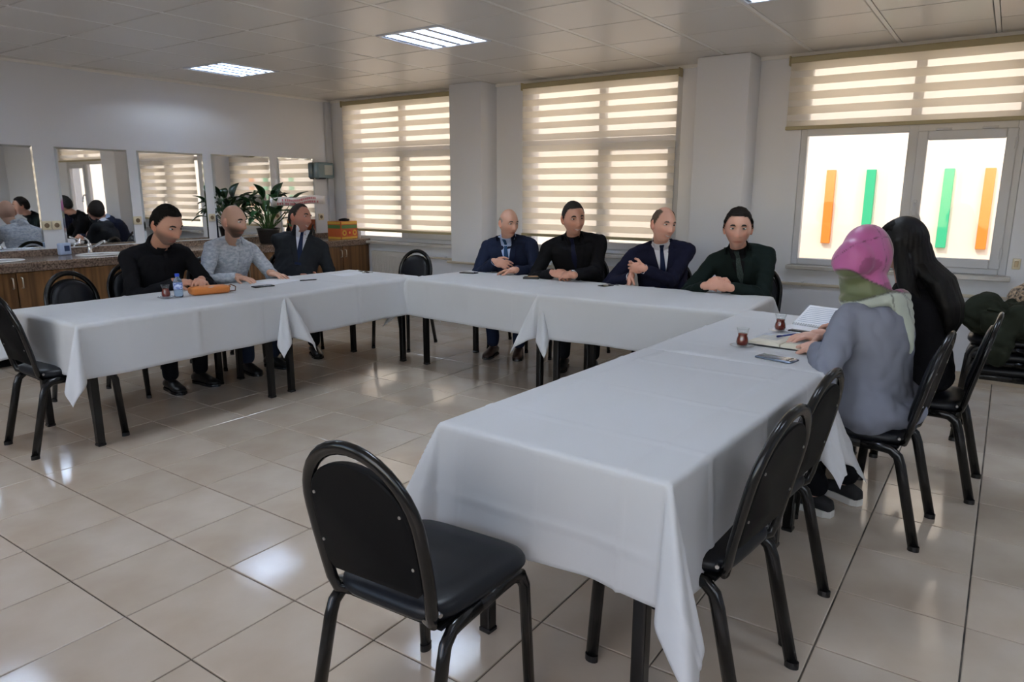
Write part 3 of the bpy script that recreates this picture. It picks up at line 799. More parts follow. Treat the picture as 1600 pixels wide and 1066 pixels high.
def person(cfg):
    g = cfg.get
    root = thing('person', cfg['label'], 'person', (cfg['x'], cfg['y'], 0), math.radians(cfg['face'] - 90), group=None)
    Rw = rotz(-math.radians(cfg['face'] - 90)); org = Vector((cfg['x'], cfg['y'], 0))
    L = lambda p: Rw @ (Vector(p) - org)
    D = lambda v: Rw @ Vector(v)
    s = g('s', 1.04)
    hip = Vector((0, 0, .555)); sm = L(cfg['sm']); hd = L(cfg['head'])
    hs = g('hs', 1.08)
    spine = (sm - hip); up = spine.normalized(); lat = Vector((1, 0, 0)); tw = g('twist', 0.0)
    latS = Matrix.Rotation(tw, 3, up) @ lat; latS = (latS - up * latS.dot(up)).normalized()
    sw = g('sw', .19)
    shr = g('shrug', 0.0)
    SR = sm + latS * sw - up * .05; SL = sm - latS * sw - up * .05; smc = sm + up * .045
    hw = math.radians(cfg['hface'] - cfg['face'])
    HR = rotz(hw) @ Matrix.Rotation(math.radians(g('hpitch', 0)), 3, 'X') @ Matrix.Rotation(math.radians(g('hroll', 0)), 3, 'Y')
    neck0 = sm + up * .01; neck1 = hd + HR @ Vector((0, -.015, -.07)) * hs
    # arms
    arms = {}
    for k, S in (('R', SR), ('L', SL)):
        h = cfg['h' + k]; Wp = L(h['w']); sg = 1 if k == 'R' else -1
        pole = D(h['pole']) if 'pole' in h else Vector((sg * .8, -.3, -.8))
        El, Wr = ik(S, Wp, .295 * s, .265 * s, pole)
        arms[k] = (S, El, Wr, D(h.get('d', (0, 0, 0))) if 'd' in h else (Wr - El), D(h.get('n', (0, 0, -1))), h)
    legs = {}
    fy = g('footy', .43)
    for k, sg in (('R', 1), ('L', -1)):
        hx = Vector((sg * .095, .02, .555)); kn = Vector((sg * g('kneew', .13), .44, .53)); an = Vector((sg * g('footw', .12), fy + g('foot' + k, 0), .10))
        legs[k] = (hx, kn, an)
    bel = g('belly', 0.0); big = g('bulk', 1.0)
    def torso(mb, infl, lo=0.0, hi=1.0):
        prof = [(-.16, .165, .125, 0), (-.02, .178, .135, 0), (.12, .172, .13, .4), (.32, .16, .118, 1), (.52, .166, .12, .8), (.72, .182, .128, .25), (.88, .186, .115, 0), (.98, .15, .092, 0), (1.05, .085, .07, 0)]
        rings = []
        for t, rx, ry, b in prof:
            if t < lo - 1e-6 or t > hi + 1e-6: continue
            q = smooth01(0, 1, np.array([t]))[0]
            la = lat.lerp(latS, min(max(t, 0), 1)).normalized()
            fw = up.cross(la).normalized() if False else la.cross(up).normalized() * -1
            c = hip + spine * t + fw * (bel * b * .5)
            c = c + Vector((0, -1, 0)) * (.02 * math.sin(math.pi * min(max(t, 0), 1)))
            n = 28; rings.append([c + la * ((rx * big + infl) * math.cos(2 * math.pi * j / n)) + fw * ((ry * big + infl + bel * b * .5) * math.sin(2 * math.pi * j / n)) for j in range(n)])
        mb.loft(rings)
    # ---- body (skin): torso, limbs, neck, hands and head joined into one mesh
    mb = MB(); torso(mb, -.012)
    mb.cap(neck0 - up * .04, neck1, .062 * g('neckr', 1.0), .056 * g('neckr', 1.0)); mb.cap(neck0 - up * .05, neck0 + up * .0, .085, .06)
    for k in 'RL':
        S, El, Wr, d, n, h = arms[k]
        mb.cap(S, El, .048, .040); mb.cap(El, Wr, .040, .028); mb.cap(Vector(sm) - up * .06, S, .06, .05)
        hx, kn, an = legs[k]; mb.cap(hx, kn, .075, .052); mb.cap(kn, an, .05, .038)
    V, F, N = remesh(mb, .011, 4)
    base = np.array(cfg['skin'])
    parts = [(V, F, np.tile(base, (len(V), 1)) * (1 + .05 * wob(V, 18, 3))[:, None])]
    mb = MB()
    for k in 'RL':
        S, El, Wr, d, n, h = arms[k]
        hand_mesh(mb, Wr, d, n, h.get('side', 1), h.get('curl', .45), s * g('hands', 1.04), h.get('spread', 1.0))
    V, F, N = remesh(mb, .0036, 2)
    parts.append((V, F, np.tile(base * np.array((1.04, .97, .95)), (len(V), 1)) * (1 + .07 * wob(V, 60, 5))[:, None]))
    V, F = head_shape(hs, g('wide', 1.0), g('jaw', 1.0), g('smile', 0.0), g('nose', 1.0)); q = V / hs; x, y, z = q.T
    col = np.tile(base, (len(V), 1)) * (1 + .04 * wob(q, 60, 2))[:, None]
    def mixc(m, c):
        nonlocal col
        m = np.clip(m, 0, 1)[:, None]; col = col * (1 - m) + np.array(c) * m
    fr = (y > .03)
    mixc(.35 * np.exp(-((np.abs(x) - .042) / .02) ** 2 - ((z + .03) / .025) ** 2) * fr, base * np.array((1.15, .8, .75)))
    mixc(.4 * np.exp(-(x / .016) ** 2 - ((z + .035) / .015) ** 2) * fr, base * np.array((1.12, .8, .75)))
    if 'beard' in cfg:
        bc, st = cfg['beard']; ch = smooth01(-.030, -.075, z - .022 * (np.abs(x) / .07))
        must = np.exp(-((z + .056) / .007) ** 2 - (x / .03) ** 2) * fr
        mixc(st * np.maximum(ch * smooth01(-.04, .03, y), must), bc)
    mixc(.8 * np.exp(-((z + .073) / .008) ** 2 - (x / (.024 + .006 * g('smile', 0))) ** 2) * fr, base * np.array((.85, .48, .45)))
    mixc(.75 * np.exp(-((z + .0725 - .006 * g('smile', 0) * (np.abs(x) / .02) ** 2) / .004) ** 2 - (x / .026) ** 4) * fr, base * np.array((.32, .16, .15)))
    if g('smile', 0) > .5: mixc(.9 * np.exp(-((z + .0725 - .006 * (np.abs(x) / .02) ** 2) / .0035) ** 2 - (x / .021) ** 4) * fr, (.75, .7, .65))
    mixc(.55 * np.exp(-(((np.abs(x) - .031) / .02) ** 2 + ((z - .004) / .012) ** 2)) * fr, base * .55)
    if g('hair', 'bald') != 'bald': mixc(.85 * smooth01(-.014, .006, hair_mask(q, g('hair'))), np.array(cfg['hairc']) * 1.3)
    Vh = np.array([hd + HR @ Vector(v) for v in V])
    parts.append((Vh, F, col))
    mb = MB()
    for sg in (-1, 1):                                             # ears
        Re = HR @ Matrix.Rotation(sg * .35, 3, 'Z')
        mb.ell(hd + HR @ Vector((sg * .078 * g('wide', 1), -.012, -.004)) * hs, (.010 * hs, .019 * hs, .032 * hs), Re)
        mb.ell(hd + HR @ Vector((sg * .077 * g('wide', 1), -.004, -.026)) * hs, (.008 * hs, .010 * hs, .013 * hs), Re)
    parts.append((np.array(mb.V), mb.F, np.tile(base * np.array((1.05, .85, .8)), (len(mb.V), 1))))
    AV = []; AF = []; AC = []; off = 0
    for v, f, c in parts:
        AV.append(np.asarray(v)); AC.append(c); AF += [tuple(i + off for i in ff) for ff in f]; off += len(v)
    mobj('body', np.concatenate(AV), AF, SKIN, root, True, col=np.concatenate(AC))
    # eyes and brows
    if not g('noface'):
        for sg in (-1, 1):
            m = MB(); c0 = Vector((sg * .031, .0765 if True else 0, .006)) * hs; m.ell(c0, (.0150 * hs, .010 * hs, .0068 * hs * g('eye', 1.0)), None, 20, 14)
            P = np.array(m.V); dd = np.hypot(P[:, 0] - c0[0] - g('gaze', 0) * .004, P[:, 2] - c0[2]); colr = np.where((dd < .0052 * hs)[:, None], (.02, .012, .008), (.62, .60, .57))
            mobj('eye', [hd + HR @ Vector(p) for p in P], m.F, EYE, root, True, col=colr)
            m = MB(); m.tube([hd + HR @ (Vector((sg * bx, by, bz)) * hs) for bx, by, bz in ((.013, .0935, .021), (.024, .0925, .026), (.036, .087, .027), (.047, .078, .021))], [.003 * hs, .0055 * hs, .005 * hs, .002 * hs], 6)
            m.obj('eyebrow', mat('brow_%s' % cfg['id'], cfg['brow'], .8), root, True)
    # hair
    st = g('hair', 'bald')
    if st != 'bald':
        m = hair_mask(q, st) + .004 * wob(q, 130, 21); th_ = g('hairt', .007)
        keep = m > -.006; t = smooth01(-.006, .016, m) * th_ - .0008
        nrm = q / np.array((.077 ** 2, .098 ** 2, .12 ** 2)); nrm /= np.linalg.norm(nrm, axis=1)[:, None]
        Q = V + nrm * (t * (1 + .25 * wob(q, 190, 9)))[:, None] * hs
        F2 = [f for f in F if all(keep[i] for i in f)]
        ids = sorted({i for f in F2 for i in f}); mp = {i: k for k, i in enumerate(ids)}
        mobj('hair', [hd + HR @ Vector(Q[i]) for i in ids], [tuple(mp[i] for i in f) for f in F2], mat('hair_%s' % cfg['id'], cfg['hairc'], .8, spec=.12, bump=('noise', 160, .6, .004)), root, True, fix=False)
    # ---- clothes
    top = cfg['top']; tm = cfg['topm']; long_ = top in ('jacket', 'shirt', 'polo', 'tunic', 'knit')
    inf = {'jacket': .018, 'shirt': .008, 'polo': .010, 'tunic': .016, 'knit': .006}[top]
    fw0 = -(latS.cross(up)).normalized()
    if fw0.y < 0 and abs(tw) < 1.2: fw0 = -fw0
    mb = MB(); torso(mb, inf, -.2, 1.0)
    mb.cap(neck0 - up * .08, neck0 + up * (.0 if top == 'jacket' else .04) - fw0 * .012, .10 + inf, .064 * g('neckr', 1.0) + inf * .4)
    mt = MB(); mt.V = list(mb.V); mt.F = list(mb.F); mt.cap(neck0 - up * .04, neck1, .062, .056)
    for S in (SR, SL): mt.cap(neck0 + up * .012, S + up * .002, .058, .06)
    Vt, Ft, Nt = remesh(mt, .012, 5); bvht = BVHTree.FromPolygons([tuple(v) for v in Vt], Ft)
    a0, a1, a2 = (.062, .055, .042) if top == 'jacket' else (.060, .050, .038)
    for k in 'RL':
        S, El, Wr, d, n, h = arms[k]
        mb.cap(sm - up * .07, S - up * .005, .082 + inf, a0); mb.cap(neck0 + up * .012, S + up * .002, .058, a0 - .002); mb.cap(S, El, a0, a1); mb.cap(El, El + (Wr - El) * .90, a1, a2)
    if top == 'tunic':
        for k in 'RL':
            hx, kn, an = legs[k]; mb.cap(hx + Vector((0, -.06, -.015)), hx.lerp(kn, .75) , .125, .085)
        mb.ell((0, -.03, .53), (.215, .18, .085)); mb.ell((0, .12, .53), (.2, .2, .075))
    V, F, N = remesh(mb, .0095 if top != 'tunic' else .009, 5)
    wr = wob(V, 26, cfg['id'] * 7 + 1) * .005 + np.abs(wob(V, 48, cfg['id'] + 3)) * .007 * g('wrinkle', 1)
    for k in 'RL':                                                  # sleeve folds gather at the elbow
        S, El, Wr, d, n, h = arms[k]; dist = np.linalg.norm(V - np.array(El), axis=1)
        ax = np.array((Wr - S).normalized()); wr = wr + np.exp(-(dist / .10) ** 2) * .006 * np.sin((V @ ax) * 120)
    V = V + N * wr[:, None] * g('wr', 1.0)
    jname = {'jacket': 'jacket', 'shirt': 'shirt', 'polo': 'shirt', 'tunic': 'tunic', 'knit': 'top'}[top]
    mobj(jname, V, F, tm, root, True)
    bvh = BVHTree.FromPolygons([tuple(v) for v in V], F)
    fwS = -(latS.cross(up)).normalized()
    if fwS.y < 0 and abs(tw) < 1.2: fwS = -fwS
    def strip(rows, off, name, m_, thick=.0035):
        """rows: list of (b, x0, x1): b metres down the chest from the collar; laid on the chest"""
        nc = 7; P = []
        for b, x0, x1 in rows:
            for j in range(nc):
                xx = x0 + (x1 - x0) * j / (nc - 1)
                o = smc + up * (.03 - b) + latS * xx + fwS * .5
                hit = bvht.ray_cast(o, -fwS, 1.0)
                p = hit[0] if hit[0] is not None else smc + up * (.03 - b) + latS * xx + fwS * .07
                P.append(p)
        P2 = [p + fwS * (off + .005) for p in P]; P3 = [p - fwS * .008 for p in P]
        n = len(rows); Fs = []; k0 = len(P2)
        for i in range(n - 1):
            for j in range(nc - 1):
                a = i * nc + j; Fs.append((a, a + 1, a + nc + 1, a + nc))
        bd = [j for j in range(nc)] + [i * nc + nc - 1 for i in range(1, n)] + [(n - 1) * nc + j for j in range(nc - 2, -1, -1)] + [i * nc for i in range(n - 2, 0, -1)]
        for a, b_ in zip(bd, bd[1:] + bd[:1]): Fs.append((a, b_, b_ + k0, a + k0))
        return mobj(name, P2 + P3, Fs, m_, root, 'auto')
    nb = [i / 11 for i in range(12)]
    if top == 'jacket':
        vd = g('vdepth', .30); w0 = .068
        strip([(b * vd, -w0 * (1 - b) - .002, w0 * (1 - b) + .002) for b in nb], .0035, 'shirt_front', cfg['shirtm'])
        for sg in (-1, 1):
            strip([(b * vd - .005, sg * (w0 * (1 - b)), sg * (w0 * (1 - b) + .02 + .045 * math.sin(min(b * 1.5, 1) * 1.6) * (1 - .55 * b))) for b in nb], .010, 'lapel', tm)
            strip([(.0 + .045 * b, sg * (.012 + .02 * b), sg * (.062 - .012 * b)) for b in (0, .33, .66, 1)], .012, 'shirt_collar', cfg['shirtm'])
        if 'tiem' in cfg:
            t = strip([(.018 + b * (vd - .0), -(.011 + .019 * b), (.011 + .019 * b)) for b in nb], .0085, 'tie', cfg['tiem'])
            strip([(.008 + .035 * b, -.019 + .006 * b, .019 - .006 * b) for b in (0, .5, 1)], .014, 'tie_knot', cfg['tiem'])
        for bq in (vd + .03,):
            p = bvht.ray_cast(smc + up * (.03 - bq) + fwS * .5, -fwS, 1.0)[0]
            if p is not None: MB().tube([p, p + fwS * .005], .009, 10).obj('button', BLK, root)
        for k in 'RL':
            S, El, Wr, d, n, h = arms[k]; ax = (Wr - El).normalized()
            MB().tube([El + (Wr - El) * .88, Wr - ax * .002], .037, 14, cap=False).obj('shirt_cuff', cfg['shirtm'], root, True)
    else:
        if top in ('shirt', 'polo'):
            for sg in (-1, 1):
                strip([(.01 + .05 * b, sg * (.006 + .022 * b), sg * (.062 - .008 * b)) for b in (0, .33, .66, 1)], .012, 'collar', cfg.get('collarm', tm))
            strip([(.02 + .40 * b, -.014, .014) for b in nb], .003, 'placket', tm)
            for q_ in range(4):
                p = bvht.ray_cast(smc + up * (.03 - .06 - .085 * q_) + fwS * .5, -fwS, 1.0)[0]
                if p is not None: MB().tube([p, p + fwS * .006], .0055, 8).obj('button', cfg.get('buttonm', BLK), root)
            for k in 'RL':
                S, El, Wr, d, n, h = arms[k]
                MB().tube([El + (Wr - El) * .80, El + (Wr - El) * .965], .039, 14, cap=False).obj('cuff', tm, root, True)
    if g('watch'):
        S, El, Wr, d, n, h = arms['L']; ax = (Wr - El).normalized(); c = Wr - ax * .004; e1 = ax.orthogonal().normalized(); e2 = ax.cross(e1)
        wt = MB().tube([c + (e1 * math.cos(2 * math.pi * k / 18) + e2 * math.sin(2 * math.pi * k / 18)) * .034 for k in range(19)], .006, 8).obj('watch_strap', STEEL, root, True)
        nn = Vector((0, 0, 1)); nn = (nn - ax * nn.dot(ax)).normalized(); MB().tube([c + nn * .033, c + nn * .042], .017, 16).obj('watch_face', CHROME, wt)
    # collar ring round the neck
    nd = (neck1 - neck0).normalized(); c0 = neck0 + nd * .045
    a_ = latS; b_ = nd.cross(a_).normalized()
    cm = cfg.get('shirtm', tm) if top == 'jacket' else cfg.get('collarm', tm)
    if not g('nocollar'):
        rg = []
        for rr, zz in ((.078, -.02), (.074, .0), (.071, .028), (.066, .030), (.066, 0)):
            rr *= g('neckr', 1.0)
            rg.append([c0 + a_ * (rr * math.cos(2 * math.pi * j / 24)) + b_ * (rr * math.sin(2 * math.pi * j / 24)) + nd * (zz - .012 * (1 if (a_.cross(nd)).dot(b_) > 9 else 0)) for j in range(24)])
        MB().loft(rg, cap=False).obj('collar_band', cm, root, True)
    # trousers and shoes
    pm = cfg['trousers']; mb = MB(); mb.ell((0, -.01, .55), (.178, .135, .095))
    for k in 'RL':
        hx, kn, an = legs[k]; mb.cap(hx, kn, .092, .068); mb.cap(kn, an + Vector((0, 0, .03)), .068, .058)
    V, F, N = remesh(mb, .012, 4)
    V = V + N * (.005 * wob(V, 30, 77 + cfg['id']))[:, None]
    mobj('trousers', V, F, pm, root, True)
    for k, sg in (('R', 1), ('L', -1)):
        hx, kn, an = legs[k]; m = MB(); c = Vector((an.x, an.y, 0)); toe = g('toe', .12) * sg
        d = Vector((math.sin(toe), math.cos(toe), 0)); l = Vector((d.y, -d.x, 0)); rings = []
        for yy, hw_, hh in ((-.085, .022, .05), (-.075, .034, .072), (-.03, .038, .085), (.02, .04, .088), (.07, .046, .062), (.12, .047, .048), (.165, .038, .038), (.185, .018, .028)):
            ring = []
            for j in range(14):
                a = 2 * math.pi * j / 14; zz = hh / 2 + hh / 2 * math.sin(a) * (1 if math.sin(a) > 0 else .92)
                ring.append(c + d * yy + l * (hw_ * math.cos(a) * (.85 if math.sin(a) > .5 else 1)) + Vector((0, 0, zz + .012)))
            rings.append(ring)
        sh = m.loft(rings).obj('shoe', cfg['shoem'], root, True)
        m = MB(); sl = [c + d * yy + l * w_ for yy, w_ in ((-.088, -.02), (-.088, .02), (-.06, .038), (.02, .038), (.1, .05), (.16, .042), (.192, .012), (.192, -.012), (.16, -.042), (.1, -.05), (.02, -.038), (-.06, -.038))]
        m.loft([[p + Vector((0, 0, z_)) for p in sl] for z_ in (.001, g('sole', .02))]).obj('sole', cfg.get('solem', BLK), sh)
    return root, dict(L=L, HR=HR, hd=hd, sm=sm, up=up, latS=latS, fwS=fwS, root=root, bvh=bvh, hs=hs)

def sk(r, g_, b): return srgb(r, g_, b)
BLACKC = fabric('black_cotton', (.009, .009, .011)); BLACKS = fabric('black_suit', (.009, .009, .011)); NAVY = fabric('navy_suit', (.016, .022, .048)); NAVY2 = fabric('dark_navy_suit', (.013, .014, .032))
CHAR = fabric('charcoal_suit', (.022, .025, .030)); GREENB = fabric('green_black_suit', (.010, .016, .015)); WHITE = fabric('white_shirt', srgb(226, 228, 236), .7); BLUE = fabric('light_blue_shirt', srgb(176, 194, 226), .7)
CHECK = fabric('grey_check_shirt', srgb(198, 202, 208), .8, noise=((34, 34, 60), srgb(158, 166, 178), 3)); TIEN = fabric('navy_tie', (.012, .02, .06), .5); TIEB = fabric('blue_tie', (.02, .06, .14), .5); TIEG = fabric('green_tie', (.03, .045, .042), .6, noise=((120, 120, 120), (.06, .08, .075), 2)); TIEK = fabric('dark_tie', (.010, .012, .035), .5)
SHOEB = mat('black_leather', (.008, .008, .008), .35); SHOEBR = mat('brown_leather', (.035, .015, .01), .4)
DT = fabric('dark_trousers', (.012, .012, .015)); NT = fabric('navy_trousers', (.016, .022, .046))
F0, F4 = 0.0, 0.0
P = []
dn = (0, 0, -1)
person(dict(id=1, label='man in a black buttoned shirt with grey-flecked beard looking down over clasped hands', x=-5.37, y=2.84, face=0, sm=(-5.17, 2.845, 1.020), head=(-4.99, 2.83, 1.205), hface=10, hpitch=-20, hs=1.20, s=1.08, sw=.215, bulk=1.18, belly=.05,
    hR=dict(w=(-4.90, 2.80, .80), d=(.55, .8, -.05), n=(-.2, .3, -1), side=-1, curl=.75), hL=dict(w=(-4.86, 2.98, .80), d=(.75, -.62, -.05), n=(-.2, -.3, -1), side=1, curl=.75),
    skin=sk(186, 140, 118), beard=(sk(92, 84, 80), .72), brow=(.012, .009, .008), hair='full', hairc=(.007, .006, .0055), hairt=.010, top='polo', topm=BLACKC, trousers=DT, shoem=SHOEB, eye=.6, neckr=1.15))
person(dict(id=2, label='bald man with dark beard in a grey checked shirt with palms on the table', x=-5.37, y=3.49, face=0, sm=(-5.27, 3.55, 1.020), head=(-5.13, 3.47, 1.205), hface=16, hpitch=-5, hs=1.08, sw=.19,
    hR=dict(w=(-4.93, 3.33, .785), d=(.95, .25, -.12), n=dn, side=-1, curl=.25), hL=dict(w=(-4.95, 3.66, .785), d=(.95, .05, -.12), n=dn, side=1, curl=.2),
    skin=sk(198, 158, 136), beard=(sk(40, 32, 30), .85), brow=(.01, .008, .007), hair='bald', top='shirt', topm=CHECK, trousers=fabric('jeans', srgb(52, 62, 82)), shoem=SHOEB, buttonm=mat('pale_button', srgb(200, 200, 205), .4)))
person(dict(id=3, label='laughing man in a charcoal suit and navy tie leaning back in his chair', x=-5.42, y=4.24, face=-34, sm=(-5.46, 4.39, 1.010), head=(-5.38, 4.33, 1.20), hface=14, hpitch=4, hroll=-14, hs=1.10, sw=.2, bulk=1.08, belly=.05,
    hR=dict(w=(-5.16, 4.30, .645), d=(-.7, .7, .0), n=(-.7, -.7, 0), side=1, curl=.7), hL=dict(w=(-5.14, 4.24, .645), d=(-.25, -.95, .0), n=(-.9, .2, 0), side=-1, curl=.8),
    skin=sk(182, 128, 108), brow=(.03, .025, .02), hair='receding', hairc=(.028, .024, .022), smile=1.0, eye=.55, beard=(sk(120, 104, 98), .35), top='jacket', topm=CHAR, shirtm=WHITE, tiem=TIEN, vdepth=.34, trousers=fabric('charcoal_trousers', (.02, .022, .026)), shoem=SHOEB))
person(dict(id=4, label='bald man in a navy suit, pale blue shirt and blue tie beside the pillar', x=-3.73, y=5.46, face=-68, sm=(-3.71, 5.30, 1.010), head=(-3.61, 5.16, 1.175), hface=-22, hpitch=-6, hs=1.02, sw=.205, bulk=1.12, belly=.05,
    hR=dict(w=(-3.66, 5.02, .845), d=(.92, .1, -.15), n=(-.1, .9, -.5), side=1, curl=.55), hL=dict(w=(-3.42, 4.98, .79), d=(-.75, -.2, -.1), n=dn, side=1, curl=.5),
    skin=sk(196, 152, 132), brow=(.09, .06, .05), hair='fringe', hairc=(.24, .20, .18), hairt=.003, top='jacket', topm=NAVY, shirtm=BLUE, tiem=TIEB, vdepth=.30, trousers=NT, shoem=SHOEBR))
person(dict(id=5, label='smiling man with short greying hair in a black suit, black shirt and watch', x=-3.0, y=5.42, face=-64, sm=(-2.99, 5.23, 1.055), head=(-2.90, 5.06, 1.235), hface=-38, hpitch=-4, hroll=5, hs=1.13, sw=.215, bulk=1.1,
    hR=dict(w=(-2.99, 4.90, .80), d=(.85, .0, -.05), n=(0, .6, -.8), side=1, curl=.7), hL=dict(w=(-2.79, 4.88, .80), d=(-.9, .05, -.05), n=(0, .6, -.8), side=-1, curl=.7),
    skin=sk(190, 142, 120), brow=(.012, .010, .009), hair='full', hairc=(.030, .028, .027), watch=True, smile=.8, eye=.7, beard=(sk(130, 108, 98), .18), top='jacket', topm=BLACKS, shirtm=BLACKC, tiem=TIEK, trousers=DT, shoem=SHOEB))
person(dict(id=6, label='balding man in a navy jacket, white shirt and dark tie leaning with crossed arms', x=-2.24, y=5.42, face=-62, sm=(-2.24, 5.30, 1.020), head=(-2.15, 5.12, 1.205), hface=-34, hpitch=-4, hroll=-4, hs=1.09, sw=.21, bulk=1.08,
    hR=dict(w=(-2.36, 5.03, .80), d=(.1, -.6, -.75), n=(.6, .5, 0), side=1, curl=.5), hL=dict(w=(-2.24, 4.99, .875), d=(-.9, .05, .05), n=(.1, .9, 0), side=-1, curl=.7),
    skin=sk(204, 156, 136), brow=(.10, .07, .055), hair='balding', hairc=(.10, .075, .055), hairt=.006, smile=.8, eye=.65, top='jacket', topm=NAVY2, shirtm=WHITE, tiem=TIEN, vdepth=.36, trousers=NT, shoem=SHOEB))
person(dict(id=7, label='serious man with dark brushed hair in a green-black suit with dark green tie', x=-1.52, y=5.34, face=-76, sm=(-1.575, 5.16, 1.020), head=(-1.545, 5.0, 1.20), hface=-72, hpitch=-3, hs=1.15, sw=.188, bulk=.98, jaw=1.1,
    hR=dict(w=(-1.70, 4.86, .80), d=(.7, .1, .15), n=(.3, .8, -.4), side=1, curl=.75), hL=dict(w=(-1.53, 4.86, .80), d=(-.75, .1, .12), n=(-.3, .8, -.4), side=-1, curl=.75),
    skin=sk(196, 150, 130), brow=(.015, .012, .010), hair='full', hairc=(.014, .011, .010), hairt=.013, beard=(sk(140, 112, 100), .2), top='jacket', topm=GREENB, shirtm=BLACKC, tiem=TIEG, trousers=DT, shoem=SHOEB))
# woman in headscarf
GREYB = fabric('grey_blue_knit', srgb(126, 129, 142), .8)
r1, q1 = person(dict(id=8, label='woman in a pink and green headscarf and long grey-blue top', x=-.40, y=3.36, face=158, sm=(-.455, 3.36, .975), head=(-.485, 3.38, 1.175), hface=68, hpitch=-4, hs=1.0, s=1.0, sw=.175, noface=True, nocollar=True,
    hR=dict(w=(-.66, 3.46, .80), d=(-.7, -.6, -.05), n=dn, side=1, curl=.4), hL=dict(w=(-.62, 3.235, .785), d=(-.62, .75, -.05), n=(.2, .2, -1), side=1, curl=.5),
    skin=sk(205, 165, 148), brow=(.02, .02, .02), hair='bald', top='tunic', topm=GREYB, trousers=BLACKC, shoem=mat('black_canvas', (.015, .015, .017), .8), solem=mat('white_rubber', srgb(216, 214, 208), .5), sole=.032, footy=.15, wr=1.3))
Lc = q1['L']; hd = q1['hd']; HR = q1['HR']; sm = q1['sm']; up = q1['up']; fw = q1['fwS']; la = q1['latS']
mb = MB(); Hl = lambda x, y, z: hd + HR @ Vector((x, y, z))
mb.ell(Hl(0, -.008, .010), (.100, .124, .132), HR, 20, 16); mb.ell(Hl(0, -.095, -.01), (.085, .078, .09), HR)
mb.ell(Hl(0, -.03, -.06), (.085, .095, .09), HR)
mb.cap(Hl(0, -.02, -.07), sm + up * .02, .088, .098)
mb.ell(sm + up * .02, (.135, .105, .045), None)
for k in range(7):
    t = k / 6
    mb.ell(sm + up * (.02 - .20 * t) - fw * (.105 + .05 * math.sin(t * 1.6)) + la * (.05 - .02 * t), (.085 * (1 - .9 * t) + .006, .022, .035))
V, F, N = remesh(mb, .0075, 5)
Q = np.array([(HR.transposed() @ (Vector(v) - hd)) for v in V]); x, y, z = Q.T
ang = np.arctan2(z, y); fold = np.sin(18 * (z + .55 * y) + 3 * np.sin(9 * x)) + .6 * np.sin(41 * (z - .7 * y + .3 * x))
V = V + N * (.0055 * fold * smooth01(.14, -.02, z))[:, None]
S_ = np.array(sm); dz = (V - S_) @ np.array(up)
pink = np.array(srgb(182, 96, 150)); mau = np.array(srgb(126, 92, 96)); grn = np.array(srgb(96, 104, 70)); sage = np.array(srgb(176, 184, 172)); plum = np.array(srgb(150, 76, 122))
a = z - .75 * y * 0; col = np.tile(pink, (len(V), 1))
u1 = z + .9 * y - .35 * x
col = np.where((wob(Q, 22, 3) > .35)[:, None], plum, col)
m_mau = smooth01(.028, .034, y + .15 * z); col = col * (1 - m_mau[:, None]) + mau * m_mau[:, None]
m_g = smooth01(-.122, -.130, z + .45 * y); col = col * (1 - m_g[:, None]) + grn * m_g[:, None]
m_s = smooth01(.058, .05, dz + .18 * np.abs((V - S_) @ np.array(la))); col = col * (1 - m_s[:, None]) + sage * m_s[:, None]
for d_, w_ in ((y + .15 * z - .031, .003), (z + .45 * y + .126, .003), (dz + .18 * np.abs((V - S_) @ np.array(la)) - .054, .003), (y + .2 * z - .01 + .4 * x, .0022), (z - .8 * x - .03, .002)):
    ln = np.exp(-(d_ / w_) ** 2)[:, None] * .8; col = col * (1 - ln) + np.array((.02, .015, .02)) * ln
mobj('headscarf', V, F, mat('satin_scarf', (.5, .3, .4), .42, spec=.4, attr=True, sheen=.3), r1, True, col=col)

# woman with long hair
r2, q2 = person(dict(id=9, label='woman in black with long black hair writing in a spiral notebook', x=-.27, y=4.02, face=172, sm=(-.365, 4.02, .975), head=(-.43, 4.0, 1.195), hface=196, hpitch=-10, hs=1.0, s=.98, sw=.17, nocollar=True,
    hR=dict(w=(-.60, 4.13, .80), d=(-.8, -.3, -.1), n=dn, side=-1, curl=.35), hL=dict(w=(-.60, 3.86, .795), d=(-.85, .2, -.1), n=dn, side=1, curl=.5),
    skin=sk(200, 156, 138), brow=(.01, .008, .008), hair='full', hairc=(.006, .005, .005), hairt=.012, top='knit', topm=BLACKC, trousers=BLACKC, shoem=SHOEB))
hd = q2['hd']; HR = q2['HR']; sm = q2['sm']; up = q2['up']; fw = q2['fwS']; la = q2['latS']
Hl = lambda x, y, z: hd + HR @ Vector((x, y, z)); mb = MB()
mb.ell(Hl(0, -.024, .016), (.099, .108, .122), HR, 20, 16)
top_ = Hl(0, -.055, -.02); path = [top_, Hl(0, -.075, -.10), sm - fw * .135 + up * .03, sm - fw * .165 - up * .10, sm - fw * .165 - up * .18, sm - fw * .15 - up * .24]
wd = [.092, .108, .128, .122, .10, .06]; dp = [.08, .075, .065, .055, .045, .02]
rings = []
for p, w_, d_ in zip(path, wd, dp): rings.append([p + la * (w_ * math.cos(2 * math.pi * j / 28)) - fw * (d_ * math.sin(2 * math.pi * j / 28)) for j in range(28)])
mb.loft(rings)
mb.tube([Hl(.07, .015, .03), Hl(.082, .005, -.08), sm + la * .12 + up * .0 + fw * .0, sm + la * .13 - up * .14 - fw * .06], [.03, .042, .044, .015], 10)
mb.tube([Hl(-.07, .015, .03), Hl(-.082, .005, -.08), sm - la * .12 + up * .0 - fw * .02, sm - la * .13 - up * .12 - fw * .1], [.03, .042, .044, .015], 10)
V, F, N = remesh(mb, .007, 4)
Q = np.array([(HR.transposed() @ (Vector(v) - hd)) for v in V]); x, y, z = Q.T
